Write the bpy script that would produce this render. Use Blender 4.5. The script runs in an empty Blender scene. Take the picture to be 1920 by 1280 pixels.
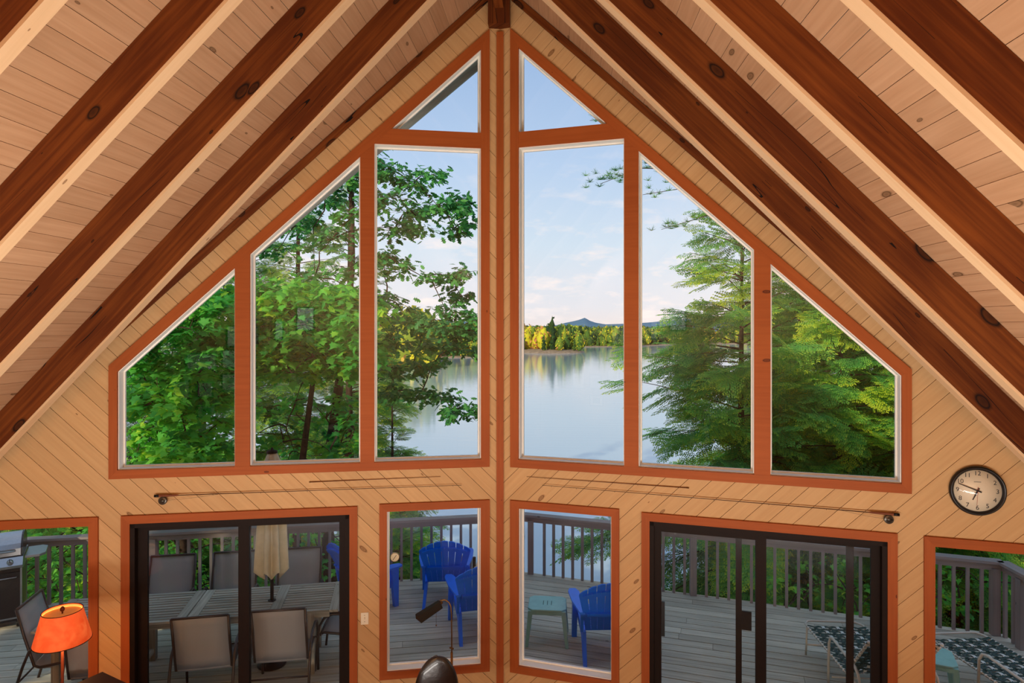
import bpy, math, random
import numpy as np
from mathutils import Vector, Matrix
random.seed(7)
C = bpy.context.scene.collection
sc = bpy.context.scene
PI = math.pi

# ---------------------------------------------------------------- camera
FPX = 1200.0; YAW = math.radians(4.248); HOR = 617.7; EYE = 3.85
cam_d = bpy.data.cameras.new('camera'); cam = bpy.data.objects.new('camera', cam_d); C.objects.link(cam)
cam.location = (0, 0, EYE); cam.rotation_euler = (PI/2, 0, YAW)
cam_d.sensor_width = 36; cam_d.lens = FPX/1920*36; cam_d.shift_y = (HOR-640)/1920
cam_d.clip_start = .05; cam_d.clip_end = 20000
sc.camera = cam
# ---------------------------------------------------------------- exposure
vs = sc.view_settings
vs.view_transform = 'Standard'; vs.look = 'None'; vs.gamma = 1; vs.use_curve_mapping = False; vs.exposure = 0.0
sc.cycles.max_bounces = 8; sc.cycles.transparent_max_bounces = 12; sc.cycles.caustics_reflective = False; sc.cycles.caustics_refractive = False

def lin(c):
    return tuple(((v/255)/12.92 if v/255 <= .04045 else ((v/255+.055)/1.055)**2.4) for v in c)+(1,)

# ---------------------------------------------------------------- sky
w = bpy.data.worlds.new('sky'); sc.world = w; w.use_nodes = True
nt = w.node_tree; nt.nodes.clear(); N = nt.nodes; L = nt.links
out = N.new('ShaderNodeOutputWorld'); bg = N.new('ShaderNodeBackground'); L.new(bg.outputs[0], out.inputs[0])
tc = N.new('ShaderNodeTexCoord'); sp = N.new('ShaderNodeSeparateXYZ'); L.new(tc.outputs['Generated'], sp.inputs[0])
cr = N.new('ShaderNodeValToRGB'); L.new(sp.outputs[2], cr.inputs[0])
cr.color_ramp.elements[0].position = 0; cr.color_ramp.elements[0].color = lin((238,226,222))
cr.color_ramp.elements[1].position = 1; cr.color_ramp.elements[1].color = lin((168,182,204))
for p, c in ((.035,(228,228,233)), (.13,(208,224,238)), (.25,(182,206,235)), (.42,(150,180,220))):
    e = cr.color_ramp.elements.new(p); e.color = lin(c)
# cumulus, thickest low over the horizon, all the way round
mp = N.new('ShaderNodeMapping'); mp.inputs['Scale'].default_value = (7,7,22); L.new(tc.outputs['Generated'], mp.inputs[0])
nz = N.new('ShaderNodeTexNoise'); nz.inputs['Scale'].default_value = 1.6; nz.inputs['Detail'].default_value = 8; nz.inputs['Roughness'].default_value = .58
L.new(mp.outputs[0], nz.inputs[0])
c1 = N.new('ShaderNodeMapRange'); c1.inputs[1].default_value = .52; c1.inputs[2].default_value = .66; L.new(nz.outputs[0], c1.inputs[0])
c2 = N.new('ShaderNodeMapRange'); c2.inputs[1].default_value = .30; c2.inputs[2].default_value = .02; c2.inputs[3].default_value = 0; c2.inputs[4].default_value = .9; L.new(sp.outputs[2], c2.inputs[0])
mu = N.new('ShaderNodeMath'); mu.operation = 'MULTIPLY'; L.new(c1.outputs[0], mu.inputs[0]); L.new(c2.outputs[0], mu.inputs[1])
mx = N.new('ShaderNodeMixRGB'); mx.inputs[2].default_value = lin((252,240,236)); L.new(mu.outputs[0], mx.inputs[0]); L.new(cr.outputs[0], mx.inputs[1])
L.new(mx.outputs[0], bg.inputs[0]); bg.inputs[1].default_value = 1.08
# ---------------------------------------------------------------- sun (low, behind and left of the house)
sd = bpy.data.lights.new('sun', 'SUN'); so = bpy.data.objects.new('sun', sd); C.objects.link(so)
sd.energy = 4.0; sd.color = (1,.84,.58); sd.angle = math.radians(.7)
so.rotation_euler = Vector((.42,.88,-.36)).to_track_quat('-Z','Y').to_euler()
# ---------------------------------------------------------------- added fill lights, in place of unseen lamps behind and below the loft
def area(name, loc, to, sx, sy, e, col):
    d = bpy.data.lights.new(name, 'AREA'); d.shape = 'RECTANGLE'; d.size = sx; d.size_y = sy; d.energy = e; d.color = col
    o = bpy.data.objects.new(name, d); C.objects.link(o); o.location = loc
    o.rotation_euler = (Vector(to)-Vector(loc)).to_track_quat('-Z','Y').to_euler(); return o
area('loft_fill', (-.6,-1.6,4.4), (-.6,-4.2,5.6), 4.5, 1.4, 420, (1,.94,.87))          # aimed at the back gable
area('room_fill', (-.6,2.2,1.15), (-.6,2.6,7), 8.5, .45, 270, (1,.94,.87))             # added upward fill strip, its reflection kept off the panes
area('wall_fill', (-.6,-1.0,.32), (-.6,6,2.2), 6.0, .30, 150, (1,.94,.87))

# ================================================================= frame of reference
CF = Vector((-math.sin(YAW), math.cos(YAW), 0)); CR = Vector((math.cos(YAW), math.sin(YAW), 0)); UP = Vector((0,0,1))
EYEP = Vector((0,0,EYE))
ANG = math.radians(13.007); CA, SA = math.cos(ANG), math.sin(ANG)
APEX = EYEP + 6.5*CF + 6.5*(938-960)/FPX*CR; APEX.z = 0
AX, AY = APEX.x, APEX.y
def ray(px, py): return CF + CR*((px-960)/FPX) + UP*((HOR-py)/FPX)
def at(px, py, depth): return EYEP + ray(px,py)*depth           # a point at a given distance
def onz(px, py, z=0):
    r = ray(px,py); return EYEP + r*((z-EYE)/r.z)
def dirs(s): return Vector((s*CA,-SA,0)), Vector((s*SA,CA,0))     # along the wall away from the post, outward
def W(s, t, z, o=0):
    d, n = dirs(s); return Vector((AX,AY,z)) + d*t + n*o
def yw(dx): return AY - abs(dx)*SA/CA                             # wall line as y of distance from ridge

# ================================================================= materials
MATS = {}
def newmat(name):
    m = bpy.data.materials.new(name); m.use_nodes = True; nt = m.node_tree
    return m, nt, nt.nodes['Principled BSDF'], nt.nodes, nt.links
def plain(name, rgb, rough=.5, metal=0, spec=.5, noise=0, nscale=20, bump=0, emis=None, es=0, coat=0):
    m, nt, b, N, L = newmat(name)
    col = lin(rgb); b.inputs['Base Color'].default_value = col; b.inputs['Roughness'].default_value = rough
    b.inputs['Metallic'].default_value = metal; b.inputs['Specular IOR Level'].default_value = spec
    b.inputs['Coat Weight'].default_value = coat
    if noise or bump:
        tc = N.new('ShaderNodeTexCoord'); n = N.new('ShaderNodeTexNoise'); n.inputs['Scale'].default_value = nscale; n.inputs['Detail'].default_value = 5
        L.new(tc.outputs['Object'], n.inputs[0])
        if noise:
            h = N.new('ShaderNodeMixRGB'); h.blend_type = 'MULTIPLY'; h.inputs[0].default_value = 1; h.inputs[1].default_value = col
            r = N.new('ShaderNodeMapRange'); r.inputs[1].default_value = .3; r.inputs[2].default_value = .7; r.inputs[3].default_value = 1-noise; r.inputs[4].default_value = 1+noise
            L.new(n.outputs[0], r.inputs[0]); L.new(r.outputs[0], h.inputs[2]); L.new(h.outputs[0], b.inputs['Base Color'])
        if bump:
            bp = N.new('ShaderNodeBump'); bp.inputs['Strength'].default_value = bump; bp.inputs['Distance'].default_value = .01
            L.new(n.outputs[0], bp.inputs['Height']); L.new(bp.outputs[0], b.inputs['Normal'])
    if emis: b.inputs['Emission Color'].default_value = lin(emis); b.inputs['Emission Strength'].default_value = es
    return m
def wood(name, base, dark, knot, rough=.5, grain=.5, kn=.045, keep=.45, tint=.12, ks=(1.7,4.2), crack=0):
    """wood from UV in metres: u along the grain, v across"""
    m, nt, b, N, L = newmat(name)
    uv = N.new('ShaderNodeUVMap'); oi = N.new('ShaderNodeObjectInfo')
    ad = N.new('ShaderNodeVectorMath'); ad.operation = 'ADD'
    cb = N.new('ShaderNodeCombineXYZ'); m1 = N.new('ShaderNodeMath'); m1.operation = 'MULTIPLY'; m1.inputs[1].default_value = 37; L.new(oi.outputs['Random'], m1.inputs[0])
    L.new(m1.outputs[0], cb.inputs[0]); L.new(m1.outputs[0], cb.inputs[1]); L.new(uv.outputs[0], ad.inputs[0]); L.new(cb.outputs[0], ad.inputs[1])
    # knots
    k = N.new('ShaderNodeMapping'); k.inputs['Scale'].default_value = (ks[0],ks[1],0); L.new(ad.outputs[0], k.inputs[0])
    wob = N.new('ShaderNodeTexNoise'); wob.inputs['Scale'].default_value = 6; L.new(ad.outputs[0], wob.inputs[0])
    wa = N.new('ShaderNodeMixRGB'); wa.blend_type = 'ADD'; wa.inputs[0].default_value = .05; L.new(k.outputs[0], wa.inputs[1]); L.new(wob.outputs[1], wa.inputs[2])
    vo = N.new('ShaderNodeTexVoronoi'); vo.voronoi_dimensions = '2D'; vo.inputs['Scale'].default_value = 1; L.new(wa.outputs[0], vo.inputs['Vector'])
    sz = N.new('ShaderNodeSeparateColor'); L.new(vo.outputs['Color'], sz.inputs[0])
    th = N.new('ShaderNodeMapRange'); th.inputs[1].default_value = 1-keep; th.inputs[2].default_value = 1; th.inputs[3].default_value = 0; th.inputs[4].default_value = kn*2; th.clamp = True
    L.new(sz.outputs[0], th.inputs[0])
    dv = N.new('ShaderNodeMath'); dv.operation = 'DIVIDE'; L.new(vo.outputs['Distance'], dv.inputs[0])
    mxx = N.new('ShaderNodeMath'); mxx.operation = 'MAXIMUM'; mxx.inputs[1].default_value = .0001; L.new(th.outputs[0], mxx.inputs[0]); L.new(mxx.outputs[0], dv.inputs[1])
    kr = N.new('ShaderNodeValToRGB'); L.new(dv.outputs[0], kr.inputs[0])
    kr.color_ramp.elements[0].position = 0; kr.color_ramp.elements[0].color = (.75,.75,.75,1)
    kr.color_ramp.elements[1].position = 1.0; kr.color_ramp.elements[1].color = (0,0,0,1)
    for p, v in ((.45,.55), (.62,1.0), (.8,.35)):
        e = kr.color_ramp.elements.new(p); e.color = (v,v,v,1)
    # grain
    g = N.new('ShaderNodeMapping'); g.inputs['Scale'].default_value = (1.4,34,1); L.new(ad.outputs[0], g.inputs[0])
    gn = N.new('ShaderNodeTexNoise'); gn.inputs['Scale'].default_value = 1; gn.inputs['Detail'].default_value = 6; gn.inputs['Distortion'].default_value = .6; L.new(g.outputs[0], gn.inputs[0])
    gm = N.new('ShaderNodeMapRange'); gm.inputs[1].default_value = .3; gm.inputs[2].default_value = .75; gm.inputs[4].default_value = grain; L.new(gn.outputs[0], gm.inputs[0])
    big = N.new('ShaderNodeTexNoise'); big.inputs['Scale'].default_value = 1.1; big.inputs['Detail'].default_value = 2; L.new(ad.outputs[0], big.inputs[0])
    bm = N.new('ShaderNodeMapRange'); bm.inputs[1].default_value = .3; bm.inputs[2].default_value = .75; bm.inputs[4].default_value = grain*.8; L.new(big.outputs[0], bm.inputs[0])
    su = N.new('ShaderNodeMath'); su.use_clamp = True; L.new(gm.outputs[0], su.inputs[0]); L.new(bm.outputs[0], su.inputs[1])
    c = N.new('ShaderNodeMixRGB'); c.inputs[1].default_value = lin(base); c.inputs[2].default_value = lin(dark); L.new(su.outputs[0], c.inputs[0])
    ck = N.new('ShaderNodeMixRGB'); ck.inputs[2].default_value = lin(knot); L.new(kr.outputs[0], ck.inputs[0]); L.new(c.outputs[0], ck.inputs[1])
    last = ck
    if crack:
        cm = N.new('ShaderNodeMapping'); cm.inputs['Scale'].default_value = (.5,9,1); L.new(ad.outputs[0], cm.inputs[0])
        cn = N.new('ShaderNodeTexNoise'); cn.inputs['Scale'].default_value = 1; cn.inputs['Detail'].default_value = 1; L.new(cm.outputs[0], cn.inputs[0])
        ab = N.new('ShaderNodeMath'); ab.operation = 'SUBTRACT'; ab.inputs[1].default_value = .5; L.new(cn.outputs[0], ab.inputs[0])
        a2 = N.new('ShaderNodeMath'); a2.operation = 'ABSOLUTE'; L.new(ab.outputs[0], a2.inputs[0])
        lt = N.new('ShaderNodeMath'); lt.operation = 'LESS_THAN'; lt.inputs[1].default_value = .004; L.new(a2.outputs[0], lt.inputs[0])
        g2 = N.new('ShaderNodeMath'); g2.operation = 'GREATER_THAN'; g2.inputs[1].default_value = .54; L.new(big.outputs[0], g2.inputs[0])
        m3 = N.new('ShaderNodeMath'); m3.operation = 'MULTIPLY'; L.new(lt.outputs[0], m3.inputs[0]); L.new(g2.outputs[0], m3.inputs[1])
        cc = N.new('ShaderNodeMixRGB'); cc.inputs[2].default_value = lin(knot); L.new(m3.outputs[0], cc.inputs[0]); L.new(ck.outputs[0], cc.inputs[1]); last = cc
    tr = N.new('ShaderNodeMapRange'); tr.inputs[3].default_value = 1-tint; tr.inputs[4].default_value = 1+tint; L.new(oi.outputs['Random'], tr.inputs[0])
    tm = N.new('ShaderNodeMixRGB'); tm.blend_type = 'MULTIPLY'; tm.inputs[0].default_value = 1; L.new(last.outputs[0], tm.inputs[1]); L.new(tr.outputs[0], tm.inputs[2])
    L.new(tm.outputs[0], b.inputs['Base Color']); b.inputs['Roughness'].default_value = rough; b.inputs['Specular IOR Level'].default_value = .22
    bp = N.new('ShaderNodeBump'); bp.inputs['Strength'].default_value = .15; bp.inputs['Distance'].default_value = .004
    L.new(gn.outputs[0], bp.inputs['Height']); L.new(bp.outputs[0], b.inputs['Normal'])
    return m
M_wall = wood('pine_siding', (210,170,120), (192,148,98), (120,78,42), .6, .5, .05, .5, .05)
M_ceil = wood('pine_ceiling', (194,152,116), (166,122,86), (92,64,40), .5, .55, .075, .45, .05)
M_raft = wood('stained_rafter', (132,70,24), (90,40,10), (18,8,5), .6, .9, .10, .62, .10, (1.7,3.6), 1)
M_under = wood('pale_underside', (226,190,148), (208,168,124), (120,74,40), .5, .4, .03, .3, .03)
M_trim = wood('cedar_trim', (172,90,40), (144,68,26), (66,22,10), .6, .45, .05, .4, .05)
M_dark = plain('dark_gap', (52,26,12), .9)
M_gap = plain('siding_gap', (92,54,26), .9)
M_deck = wood('weathered_deck', (222,216,196), (176,172,156), (70,66,60), .75, .9, .03, .3, .13)
M_rail = wood('rail_stain', (150,140,136), (122,112,110), (60,50,50), .6, .5, .03, .2, .05)
M_teak = wood('weathered_teak', (196,190,174), (138,132,118), (90,80,70), .75, .8, .02, .2, .12)
M_soff = wood('painted_soffit', (176,178,168), (152,154,146), (70,66,60), .7, .4, .02, .2, .06)
M_floor = wood('oak_floor', (150,98,56), (120,72,38), (60,34,18), .45, .5, .02, .2, .1)
M_vinyl = plain('white_vinyl', (246,244,236), .45)
M_bronze = plain('bronze_frame', (30,18,12), .6, .0, .15, .1, 30)
M_blackm = plain('black_metal', (22,20,20), .4, .5)
M_brass = plain('antique_brass', (128,96,58), .3, .9)
M_steel = plain('stainless', (176,180,184), .28, .9, .5, .05, 40)
M_char = plain('charcoal_enamel', (34,38,42), .3, .2)
M_blue = plain('blue_resin', (14,112,240), .38, 0, .5, .06, 8)
M_teal = plain('green_resin', (140,192,184), .45, 0, .5, .08, 12)
M_wtube = plain('cream_tube', (206,196,180), .4, .1)
M_strapd = plain('dark_green_strap', (12,56,50), .45)
M_strapw = plain('white_strap', (222,222,214), .5)
M_tube = plain('brown_tube', (74,62,56), .4, .4)
M_leather = plain('black_leather', (26,20,18), .28, 0, .6, .1, 40, .1, coat=.3)
M_canvas = plain('beige_canvas', (214,200,166), .85, 0, .2, .08, 14, .2)
M_plate = plain('switch_plate', (236,226,200), .4)
M_cfrm = plain('clock_rim', (24,18,16), .35)
M_cface = plain('clock_face', (236,218,188), .5)
M_ink = plain('ink', (30,22,18), .6)
M_red = plain('second_hand', (170,60,30), .5)
M_mtn = plain('far_mountain', (96,128,150), 1, 0, 0, .1, .002)  # distance haze put into an even bluish base colour
M_rock = plain('shore_rock', (150,130,108), .9, 0, .2, .3, .6)
M_shade = None
def shade_mat():
    m, nt, b, N, L = newmat('lampshade')
    b.inputs['Base Color'].default_value = lin((214,84,34)); b.inputs['Roughness'].default_value = .8
    n = N.new('ShaderNodeTexNoise'); n.inputs['Scale'].default_value = 9; n.inputs['Detail'].default_value = 6; n.inputs['Distortion'].default_value = 1.5
    tc = N.new('ShaderNodeTexCoord'); L.new(tc.outputs['Object'], n.inputs[0])
    r = N.new('ShaderNodeValToRGB'); r.color_ramp.elements[0].position = .35; r.color_ramp.elements[0].color = lin((226,70,22)); r.color_ramp.elements[1].position = .7; r.color_ramp.elements[1].color = lin((255,112,52))
    L.new(n.outputs[0], r.inputs[0]); L.new(r.outputs[0], b.inputs['Emission Color']); b.inputs['Emission Strength'].default_value = .62
    return m
M_shade = shade_mat()
M_shadein = plain('lampshade_lining', (250,190,110), .8, emis=(255,186,92), es=.8)
def glass_mat(name='window_glass', tint=(1,1,1,1), k=1.0):
    m, nt, b, N, L = newmat(name); N.remove(b); o = N['Material Output']
    t = N.new('ShaderNodeBsdfTransparent'); t.inputs[0].default_value = tint
    g = N.new('ShaderNodeBsdfGlossy'); g.inputs['Roughness'].default_value = 0.0; g.inputs[0].default_value = (.9*k,.95*k,1*k,1)
    f = N.new('ShaderNodeFresnel'); f.inputs[0].default_value = 1.45
    x = N.new('ShaderNodeMixShader'); ge = N.new('ShaderNodeNewGeometry'); sb = N.new('ShaderNodeMath'); sb.operation='SUBTRACT'; sb.inputs[0].default_value=1; L.new(ge.outputs['Backfacing'], sb.inputs[1])
    ml = N.new('ShaderNodeMath'); ml.operation='MULTIPLY'; L.new(sb.outputs[0], ml.inputs[0]); L.new(f.outputs[0], ml.inputs[1]); L.new(ml.outputs[0], x.inputs[0])
    L.new(t.outputs[0], x.inputs[1]); L.new(g.outputs[0], x.inputs[2]); L.new(x.outputs[0], o.inputs[0])
    return m
M_glass = glass_mat()
M_dglass = glass_mat('door_glass', (.93,.95,.95,1))
def sling_mat():
    m, nt, b, N, L = newmat('sling_mesh'); o = N['Material Output']
    b.inputs['Base Color'].default_value = lin((176,176,178)); b.inputs['Roughness'].default_value = .7
    t = N.new('ShaderNodeBsdfTransparent'); x = N.new('ShaderNodeMixShader'); x.inputs[0].default_value = .74
    L.new(t.outputs[0], x.inputs[1]); L.new(b.outputs[0], x.inputs[2]); L.new(x.outputs[0], o.inputs[0]); return m
M_sling = sling_mat()
def leaf_mat(name, cols, trans=.45, rough=.55):
    m, nt, b, N, L = newmat(name); o = N['Material Output']
    a = N.new('ShaderNodeAttribute'); a.attribute_name = 'rnd'
    r = N.new('ShaderNodeValToRGB'); els = r.color_ramp.elements
    els[0].position = 0; els[0].color = lin(cols[0]); els[1].position = 1; els[1].color = lin(cols[-1])
    for i, c in enumerate(cols[1:-1]): e = els.new((i+1)/(len(cols)-1)); e.color = lin(c)
    L.new(a.outputs['Fac'], r.inputs[0])
    L.new(r.outputs[0], b.inputs['Base Color']); b.inputs['Roughness'].default_value = rough; b.inputs['Specular IOR Level'].default_value = .3
    t = N.new('ShaderNodeBsdfTranslucent'); L.new(r.outputs[0], t.inputs[0])
    x = N.new('ShaderNodeMixShader'); x.inputs[0].default_value = trans; L.new(b.outputs[0], x.inputs[1]); L.new(t.outputs[0], x.inputs[2]); L.new(x.outputs[0], o.inputs[0])
    return m
M_leaf = leaf_mat('broad_leaf', [(50,130,66),(76,176,78),(104,202,80),(142,220,80),(200,236,70)], .55)
M_oak = leaf_mat('oak_leaf', [(44,112,70),(60,138,78),(80,160,80),(104,180,84),(150,200,80)], .4)
M_hem = leaf_mat('hemlock_needle', [(60,130,76),(84,162,84),(112,188,88),(150,208,84),(212,228,70)], .5)
M_hemd = leaf_mat('forest_needle', [(50,108,66),(72,138,72),(100,166,76),(150,196,70),(212,222,66)], .5)
M_far = leaf_mat('far_foliage', [(34,62,34),(74,110,44),(128,150,48),(214,204,50),(196,132,84)], .1, .9)
M_bark = plain('bark', (66,52,44), .9, 0, .2, .35, 12, .6)
def ground_mat():
    return plain('forest_floor', (62,58,36), .95, 0, .1, .45, .7, .5)
M_ground = ground_mat()
def water_mat():
    m, nt, b, N, L = newmat('lake_water')
    b.inputs['Base Color'].default_value = lin((176,194,202)); b.inputs['Roughness'].default_value = .07; b.inputs['IOR'].default_value = 1.45; b.inputs['Specular IOR Level'].default_value = .8
    tc = N.new('ShaderNodeTexCoord'); mp = N.new('ShaderNodeMapping'); mp.inputs['Scale'].default_value = (.22,1.5,1); L.new(tc.outputs['Object'], mp.inputs[0])
    n = N.new('ShaderNodeTexNoise'); n.inputs['Scale'].default_value = .7; n.inputs['Detail'].default_value = 5; L.new(mp.outputs[0], n.inputs[0])
    bp = N.new('ShaderNodeBump'); bp.inputs['Strength'].default_value = .22; bp.inputs['Distance'].default_value = .06; L.new(n.outputs[0], bp.inputs['Height']); L.new(bp.outputs[0], b.inputs['Normal'])
    return m
M_water = water_mat()

# ================================================================= mesh builder
class MB:
    def __init__(s): s.v=[]; s.f=[]; s.uv=[]; s.sm=[]
    def add(s, vs, fs, ax=None, smooth=False, uvs=None):
        """ax = (origin, u, v, w): uv = (p.u, p.v + p.w)"""
        b = len(s.v); s.v += [Vector(v) for v in vs]
        for k, f in enumerate(fs):
            s.f.append([b+i for i in f]); s.sm.append(smooth)
            if uvs: s.uv.append(uvs[k])
            elif ax:
                o,u,v_,w_ = ax; s.uv.append([((Vector(vs[i])-o).dot(u), (Vector(vs[i])-o).dot(v_)+(Vector(vs[i])-o).dot(w_)) for i in f])
            else: s.uv.append([(vs[i][0]+vs[i][2]*.3, vs[i][1]+vs[i][2]) for i in f])
        return s
    def box(s, c, sx, sy, sz, R=None, grain=0):
        """box centred at c; R 3x3 matrix or z rotation"""
        if R is None: R = Matrix.Identity(3)
        elif isinstance(R, (int,float)): R = Matrix.Rotation(R, 3, 'Z')
        c = Vector(c); vs = [c+R@Vector((x*sx/2,y*sy/2,z*sz/2)) for x in (-1,1) for y in (-1,1) for z in (-1,1)]
        fs = [(0,1,3,2),(4,6,7,5),(0,4,5,1),(2,3,7,6),(0,2,6,4),(1,5,7,3)]
        ax = [R@Vector(a) for a in ((1,0,0),(0,1,0),(0,0,1))]
        g = ax[grain]; oth = [ax[i] for i in range(3) if i != grain]
        return s.add(vs, fs, (c, g, oth[0], oth[1]))
    def bar(s, p0, p1, w, h, up=UP):
        """rectangular bar p0->p1, width w across, height h along up"""
        p0, p1 = Vector(p0), Vector(p1); d = (p1-p0); l = d.length; d.normalize()
        up = Vector(up); x = d.cross(up)
        if x.length < 1e-5: x = d.orthogonal()
        x.normalize(); u = x.cross(d).normalized()
        R = Matrix((d,x,u)).transposed(); return s.box((p0+p1)/2, l, w, h, R)
    def prism(s, poly, ext, u=None, v=None):
        """polygon of 3D points extruded by vector ext"""
        n = len(poly); ext = Vector(ext); a = [Vector(p) for p in poly]; vs = a+[p+ext for p in a]
        fs = [tuple(range(n))[::-1], tuple(range(n,2*n))]+[(i,(i+1)%n,n+(i+1)%n,n+i) for i in range(n)]
        if u is None: u = (a[1]-a[0]).normalized()
        w_ = ext.normalized()
        if v is None: v = w_.cross(u).normalized()
        return s.add(vs, fs, (a[0], u, v, w_))
    def tube(s, pts, r, seg=8, closed=False, cap=True):
        pts = [Vector(p) for p in pts]; n = len(pts); rr = r if isinstance(r,(list,tuple)) else [r]*n
        vs=[]; fs=[]; prev=None; acc=0
        for i,p in enumerate(pts):
            if closed: d = pts[(i+1)%n]-pts[i-1]
            else: d = pts[min(i+1,n-1)]-pts[max(i-1,0)]
            if d.length < 1e-9: d = Vector((0,0,1))
            d.normalize()
            if prev is None: x = d.orthogonal().normalized()
            else: x = (prev-d*prev.dot(d)); x = x.normalized() if x.length>1e-6 else d.orthogonal().normalized()
            prev = x; y = d.cross(x)
            for k in range(seg):
                a = 2*PI*k/seg; vs.append(p+(x*math.cos(a)+y*math.sin(a))*rr[i])
        m = n if closed else n-1
        for i in range(m):
            for k in range(seg):
                fs.append((i*seg+k, i*seg+(k+1)%seg, ((i+1)%n)*seg+(k+1)%seg, ((i+1)%n)*seg+k))
        if cap and not closed: fs.append(tuple(range(seg))[::-1]); fs.append(tuple((n-1)*seg+k for k in range(seg)))
        return s.add(vs, fs, None, True)
    def lathe(s, prof, c=(0,0,0), seg=24, axis='Z', R=None):
        c = Vector(c); vs=[]; fs=[]; n = len(prof)
        for r,z in prof:
            for k in range(seg):
                a=2*PI*k/seg; p = Vector((r*math.cos(a), r*math.sin(a), z))
                vs.append(c+(R@p if R is not None else p))
        for i in range(n-1):
            for k in range(seg): fs.append((i*seg+k, i*seg+(k+1)%seg, (i+1)*seg+(k+1)%seg, (i+1)*seg+k))
        return s.add(vs, fs, None, True)
    def grid(s, P, thick=0):
        """P[i][j] grid of points, optional thickness along local normals"""
        ni, nj = len(P), len(P[0]); vs = [Vector(P[i][j]) for i in range(ni) for j in range(nj)]
        fs = [(i*nj+j, (i+1)*nj+j, (i+1)*nj+j+1, i*nj+j+1) for i in range(ni-1) for j in range(nj-1)]
        if thick:
            nr = []
            for i in range(ni):
                for j in range(nj):
                    a = Vector(P[min(i+1,ni-1)][j])-Vector(P[max(i-1,0)][j]); b = Vector(P[i][min(j+1,nj-1)])-Vector(P[i][max(j-1,0)])
                    nr.append(a.cross(b).normalized()*thick)
            o = len(vs); vs = vs+[v-n for v,n in zip(vs,nr)]
            fs2 = [tuple(o+k for k in f[::-1]) for f in fs]
            ed = [(i*nj, (i+1)*nj) for i in range(ni-1)]+[((i+1)*nj+nj-1, i*nj+nj-1) for i in range(ni-1)]+[(j+1, j) for j in range(nj-1)]+[((ni-1)*nj+j, (ni-1)*nj+j+1) for j in range(nj-1)]
            fs = fs+fs2+[(a,b,b+o,a+o)[::-1] for a,b in ed]
        return s.add(vs, fs, None, True)
    def build(s, name, mat, parent=None, loc=None, mats=None, mi=None, inv=None):
        me = bpy.data.meshes.new(name)
        v = s.v
        if inv is not None: v = [inv@p for p in v]
        me.from_pydata([tuple(p) for p in v], [], s.f)
        uvl = me.uv_layers.new(name='UVMap'); flat = [c for f in s.uv for c in f]
        uvl.data.foreach_set('uv', [x for c in flat for x in c])
        me.polygons.foreach_set('use_smooth', s.sm)
        me.materials.append(mat)
        me.update()
        o = bpy.data.objects.new(name, me); C.objects.link(o)
        if parent: o.parent = parent
        if loc: o.location = loc
        return o
def tag(o, label=None, cat=None, group=None, kind=None):
    if label: o['label'] = label
    if cat: o['category'] = cat
    if group: o['group'] = group
    if kind: o['kind'] = kind
    return o
def empty(name, loc=(0,0,0), rz=0, label=None, cat=None, group=None, kind=None):
    o = bpy.data.objects.new(name, None); C.objects.link(o); o.location = loc; o.rotation_euler = (0,0,rz); o.empty_display_size = .1
    return tag(o, label, cat, group, kind)
KIDS = {}
def kids(o): return [c for c in o.children]
def copy_tree(o, parent=None):
    c = o.copy(); C.objects.link(c)
    if parent: c.parent = parent
    for ch in kids(o): copy_tree(ch, c)
    return c
def bevel(o, w=.004, seg=2):
    m = o.modifiers.new('bevel','BEVEL'); m.width = w; m.segments = seg; m.limit_method = 'ANGLE'; return o

# ================================================================= polygon clipping in the wall plane
def clip(poly, a, b, c):
    """keep a*x+b*y<=c"""
    out=[]; n=len(poly)
    for i in range(n):
        p,q = poly[i], poly[(i+1)%n]; dp = a*p[0]+b*p[1]-c; dq = a*q[0]+b*q[1]-c
        if dp<=0: out.append(p)
        if (dp<0 and dq>0) or (dp>0 and dq<0):
            k = dp/(dp-dq); out.append((p[0]+(q[0]-p[0])*k, p[1]+(q[1]-p[1])*k))
    return out
def clip_convex(poly, cell):
    n=len(cell)
    for i in range(n):
        (x0,y0),(x1,y1) = cell[i], cell[(i+1)%n]
        a,b = (y1-y0), -(x1-x0); poly = clip(poly, a, b, a*x0+b*y0)      # cell counter-clockwise
        if len(poly)<3: return []
    return poly
def area2(p): return abs(sum(p[i][0]*p[(i+1)%len(p)][1]-p[(i+1)%len(p)][0]*p[i][1] for i in range(len(p))))/2

# ================================================================= setting: the room shell
ZD, ZB = 7.38, 7.02              # ceiling boards and rafter undersides at the ridge
RS = .974
def roofz(t): return ZD - t*CA
HALF = 5.2; BACK = -4.2
def rake(t, z0=6.92): return z0-.95*t
# floor
fl = empty('floor', kind='structure')
nfl = 18
for i in range(nfl):
    x0 = AX-HALF+.05+i*(2*HALF-.1)/nfl; x1 = x0+(2*HALF-.1)/nfl-.004
    MB().prism([(x0,BACK+.03,-.03),(x1,BACK+.03,-.03),(x1,yw(x1-AX)-.02,-.03),(x0,yw(x0-AX)-.02,-.03)], (0,0,.03), Vector((0,1,0)), Vector((1,0,0))).build('plank', M_floor, fl)
sub = MB(); sub.prism([(AX-HALF,BACK,-.25),(AX+HALF,BACK,-.25),(AX+HALF,yw(HALF)+.12,-.25),(AX,AY+.12,-.25),(AX-HALF,yw(HALF)+.12,-.25)],(0,0,.21))
sub.build('subfloor', M_dark, fl)
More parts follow.
